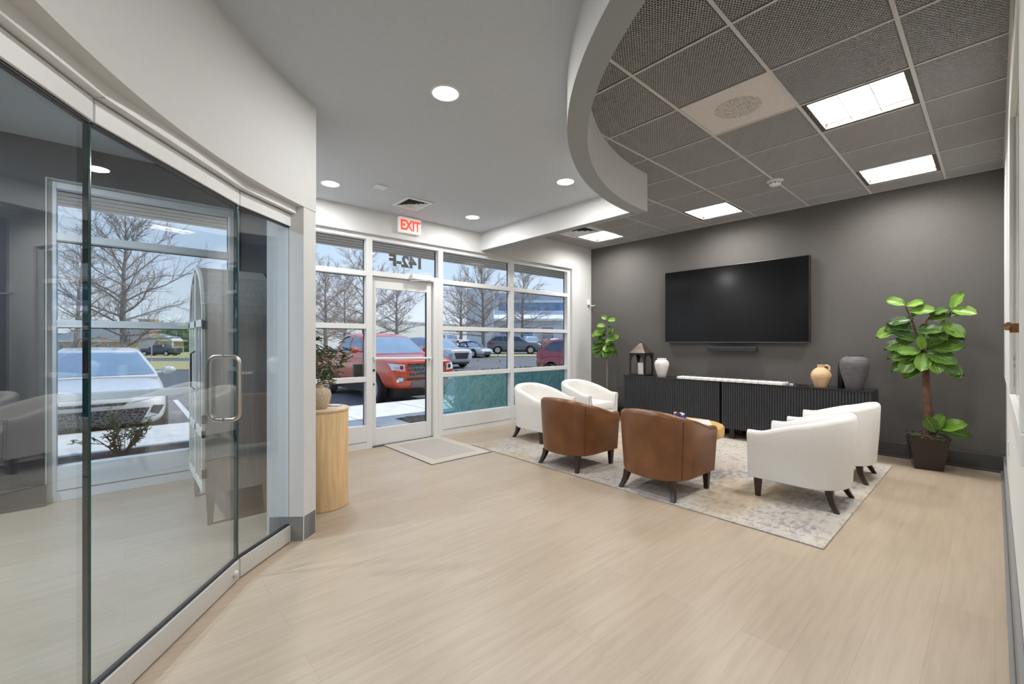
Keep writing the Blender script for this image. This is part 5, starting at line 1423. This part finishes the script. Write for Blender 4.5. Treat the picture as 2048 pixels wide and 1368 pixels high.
build('upper_window', MB().box(-12, 2.94, 5.8, 19.5, 3.0, 7.0), BWIN, t)
# brick house on the left
x, y, _ = at(200, 82); t = root('brick_house', (x, y, -1.15), YAW - .25, label='low tan brick house with grey shingle roof beyond the road behind the white sedan', cat='building')
TANB = mat('tan_brick', (.56, .42, .26), .9, var=.12, scale=6)
build('walls', MB().box(-16, 0, 0, 9, 9, 2.6), TANB, t)
b = MB().add([(-16.6, -.6, 2.6), (9.6, -.6, 2.6), (9.6, 9.6, 2.6), (-16.6, 9.6, 2.6), (-12, 4.5, 5.2), (5, 4.5, 5.2)], [(0, 1, 5, 4), (1, 2, 5), (2, 3, 4, 5), (3, 0, 4), (3, 2, 1, 0)])
build('roof', b, mat('shingle', (.27, .29, .28), .9, var=.15), t)
build('fascia', MB().box(-16.65, -.65, 2.45, 9.65, -.55, 2.68), ALU, t)
for k in range(7): f_ = build('window', MB().box(-14 + 3.2 * k, -.05, .9, -12.9 + 3.2 * k, 0, 2.1), ALU, t); build('pane', MB().box(-13.9 + 3.2 * k, -.08, 1, -13 + 3.2 * k, -.05, 2.0), BWIN, f_)
x, y, _ = at(288, 70); t = root('brick_tower', (x, y, -1.0), YAW, label='tall red brick chimney block with a white arched porch beside the brick house', cat='building')
build('walls', MB().box(-.9, 0, 0, .9, 2, 6.0), M_BRICK, t)
b = MB()
for k in range(12):
    a, c = pi * k / 12, pi * (k + 1) / 12
    b.add([(2.9 + 1.9 * cos(a), -.3, 2.4 + .9 * sin(a)), (2.9 + 1.9 * cos(c), -.3, 2.4 + .9 * sin(c)), (2.9 + 1.6 * cos(c), -.3, 2.4 + .65 * sin(c)), (2.9 + 1.6 * cos(a), -.3, 2.4 + .65 * sin(a)),
           (2.9 + 1.9 * cos(a), 2, 2.4 + .9 * sin(a)), (2.9 + 1.9 * cos(c), 2, 2.4 + .9 * sin(c)), (2.9 + 1.6 * cos(c), 2, 2.4 + .65 * sin(c)), (2.9 + 1.6 * cos(a), 2, 2.4 + .65 * sin(a))], [(0, 1, 2, 3), (0, 4, 5, 1), (3, 2, 6, 7), (7, 6, 5, 4)])
build('porch_arch', b, ALU, t)
for xx in (1.2, 4.6): build('porch_post', MB().box(xx - .12, -.2, 0, xx + .12, .1, 2.4), ALU, t)
# street sign by the road
x, y, _ = at(303, 40); t = root('road_sign', (x, y, ground(x, y)), YAW, label='small octagonal sign seen from behind on a thin post by the road', cat='sign')
build('post', MB().box(-.03, 0, 0, .03, .05, 2.0), STEEL, t)
build('sign_face', MB().lathe([(.34, -.01), (.34, .01)], 8, M=Matrix.Translation((0, -.02, 1.85)) @ Matrix.Rotation(pi / 2, 4, 'X') @ Matrix.Rotation(pi / 8, 4, 'Z')), mat('sign_back', (.55, .60, .70), .5, metal=.3), t)
# ceiling-light like distant ridge
struct('far_treeline', MB().prism([spot(-170, 160)[:2], spot(120, 160)[:2], spot(120, 170)[:2], spot(-170, 170)[:2]], -4, 4.5), mat('far_trees', (.35, .33, .30), 1, var=.25, scale=.4))
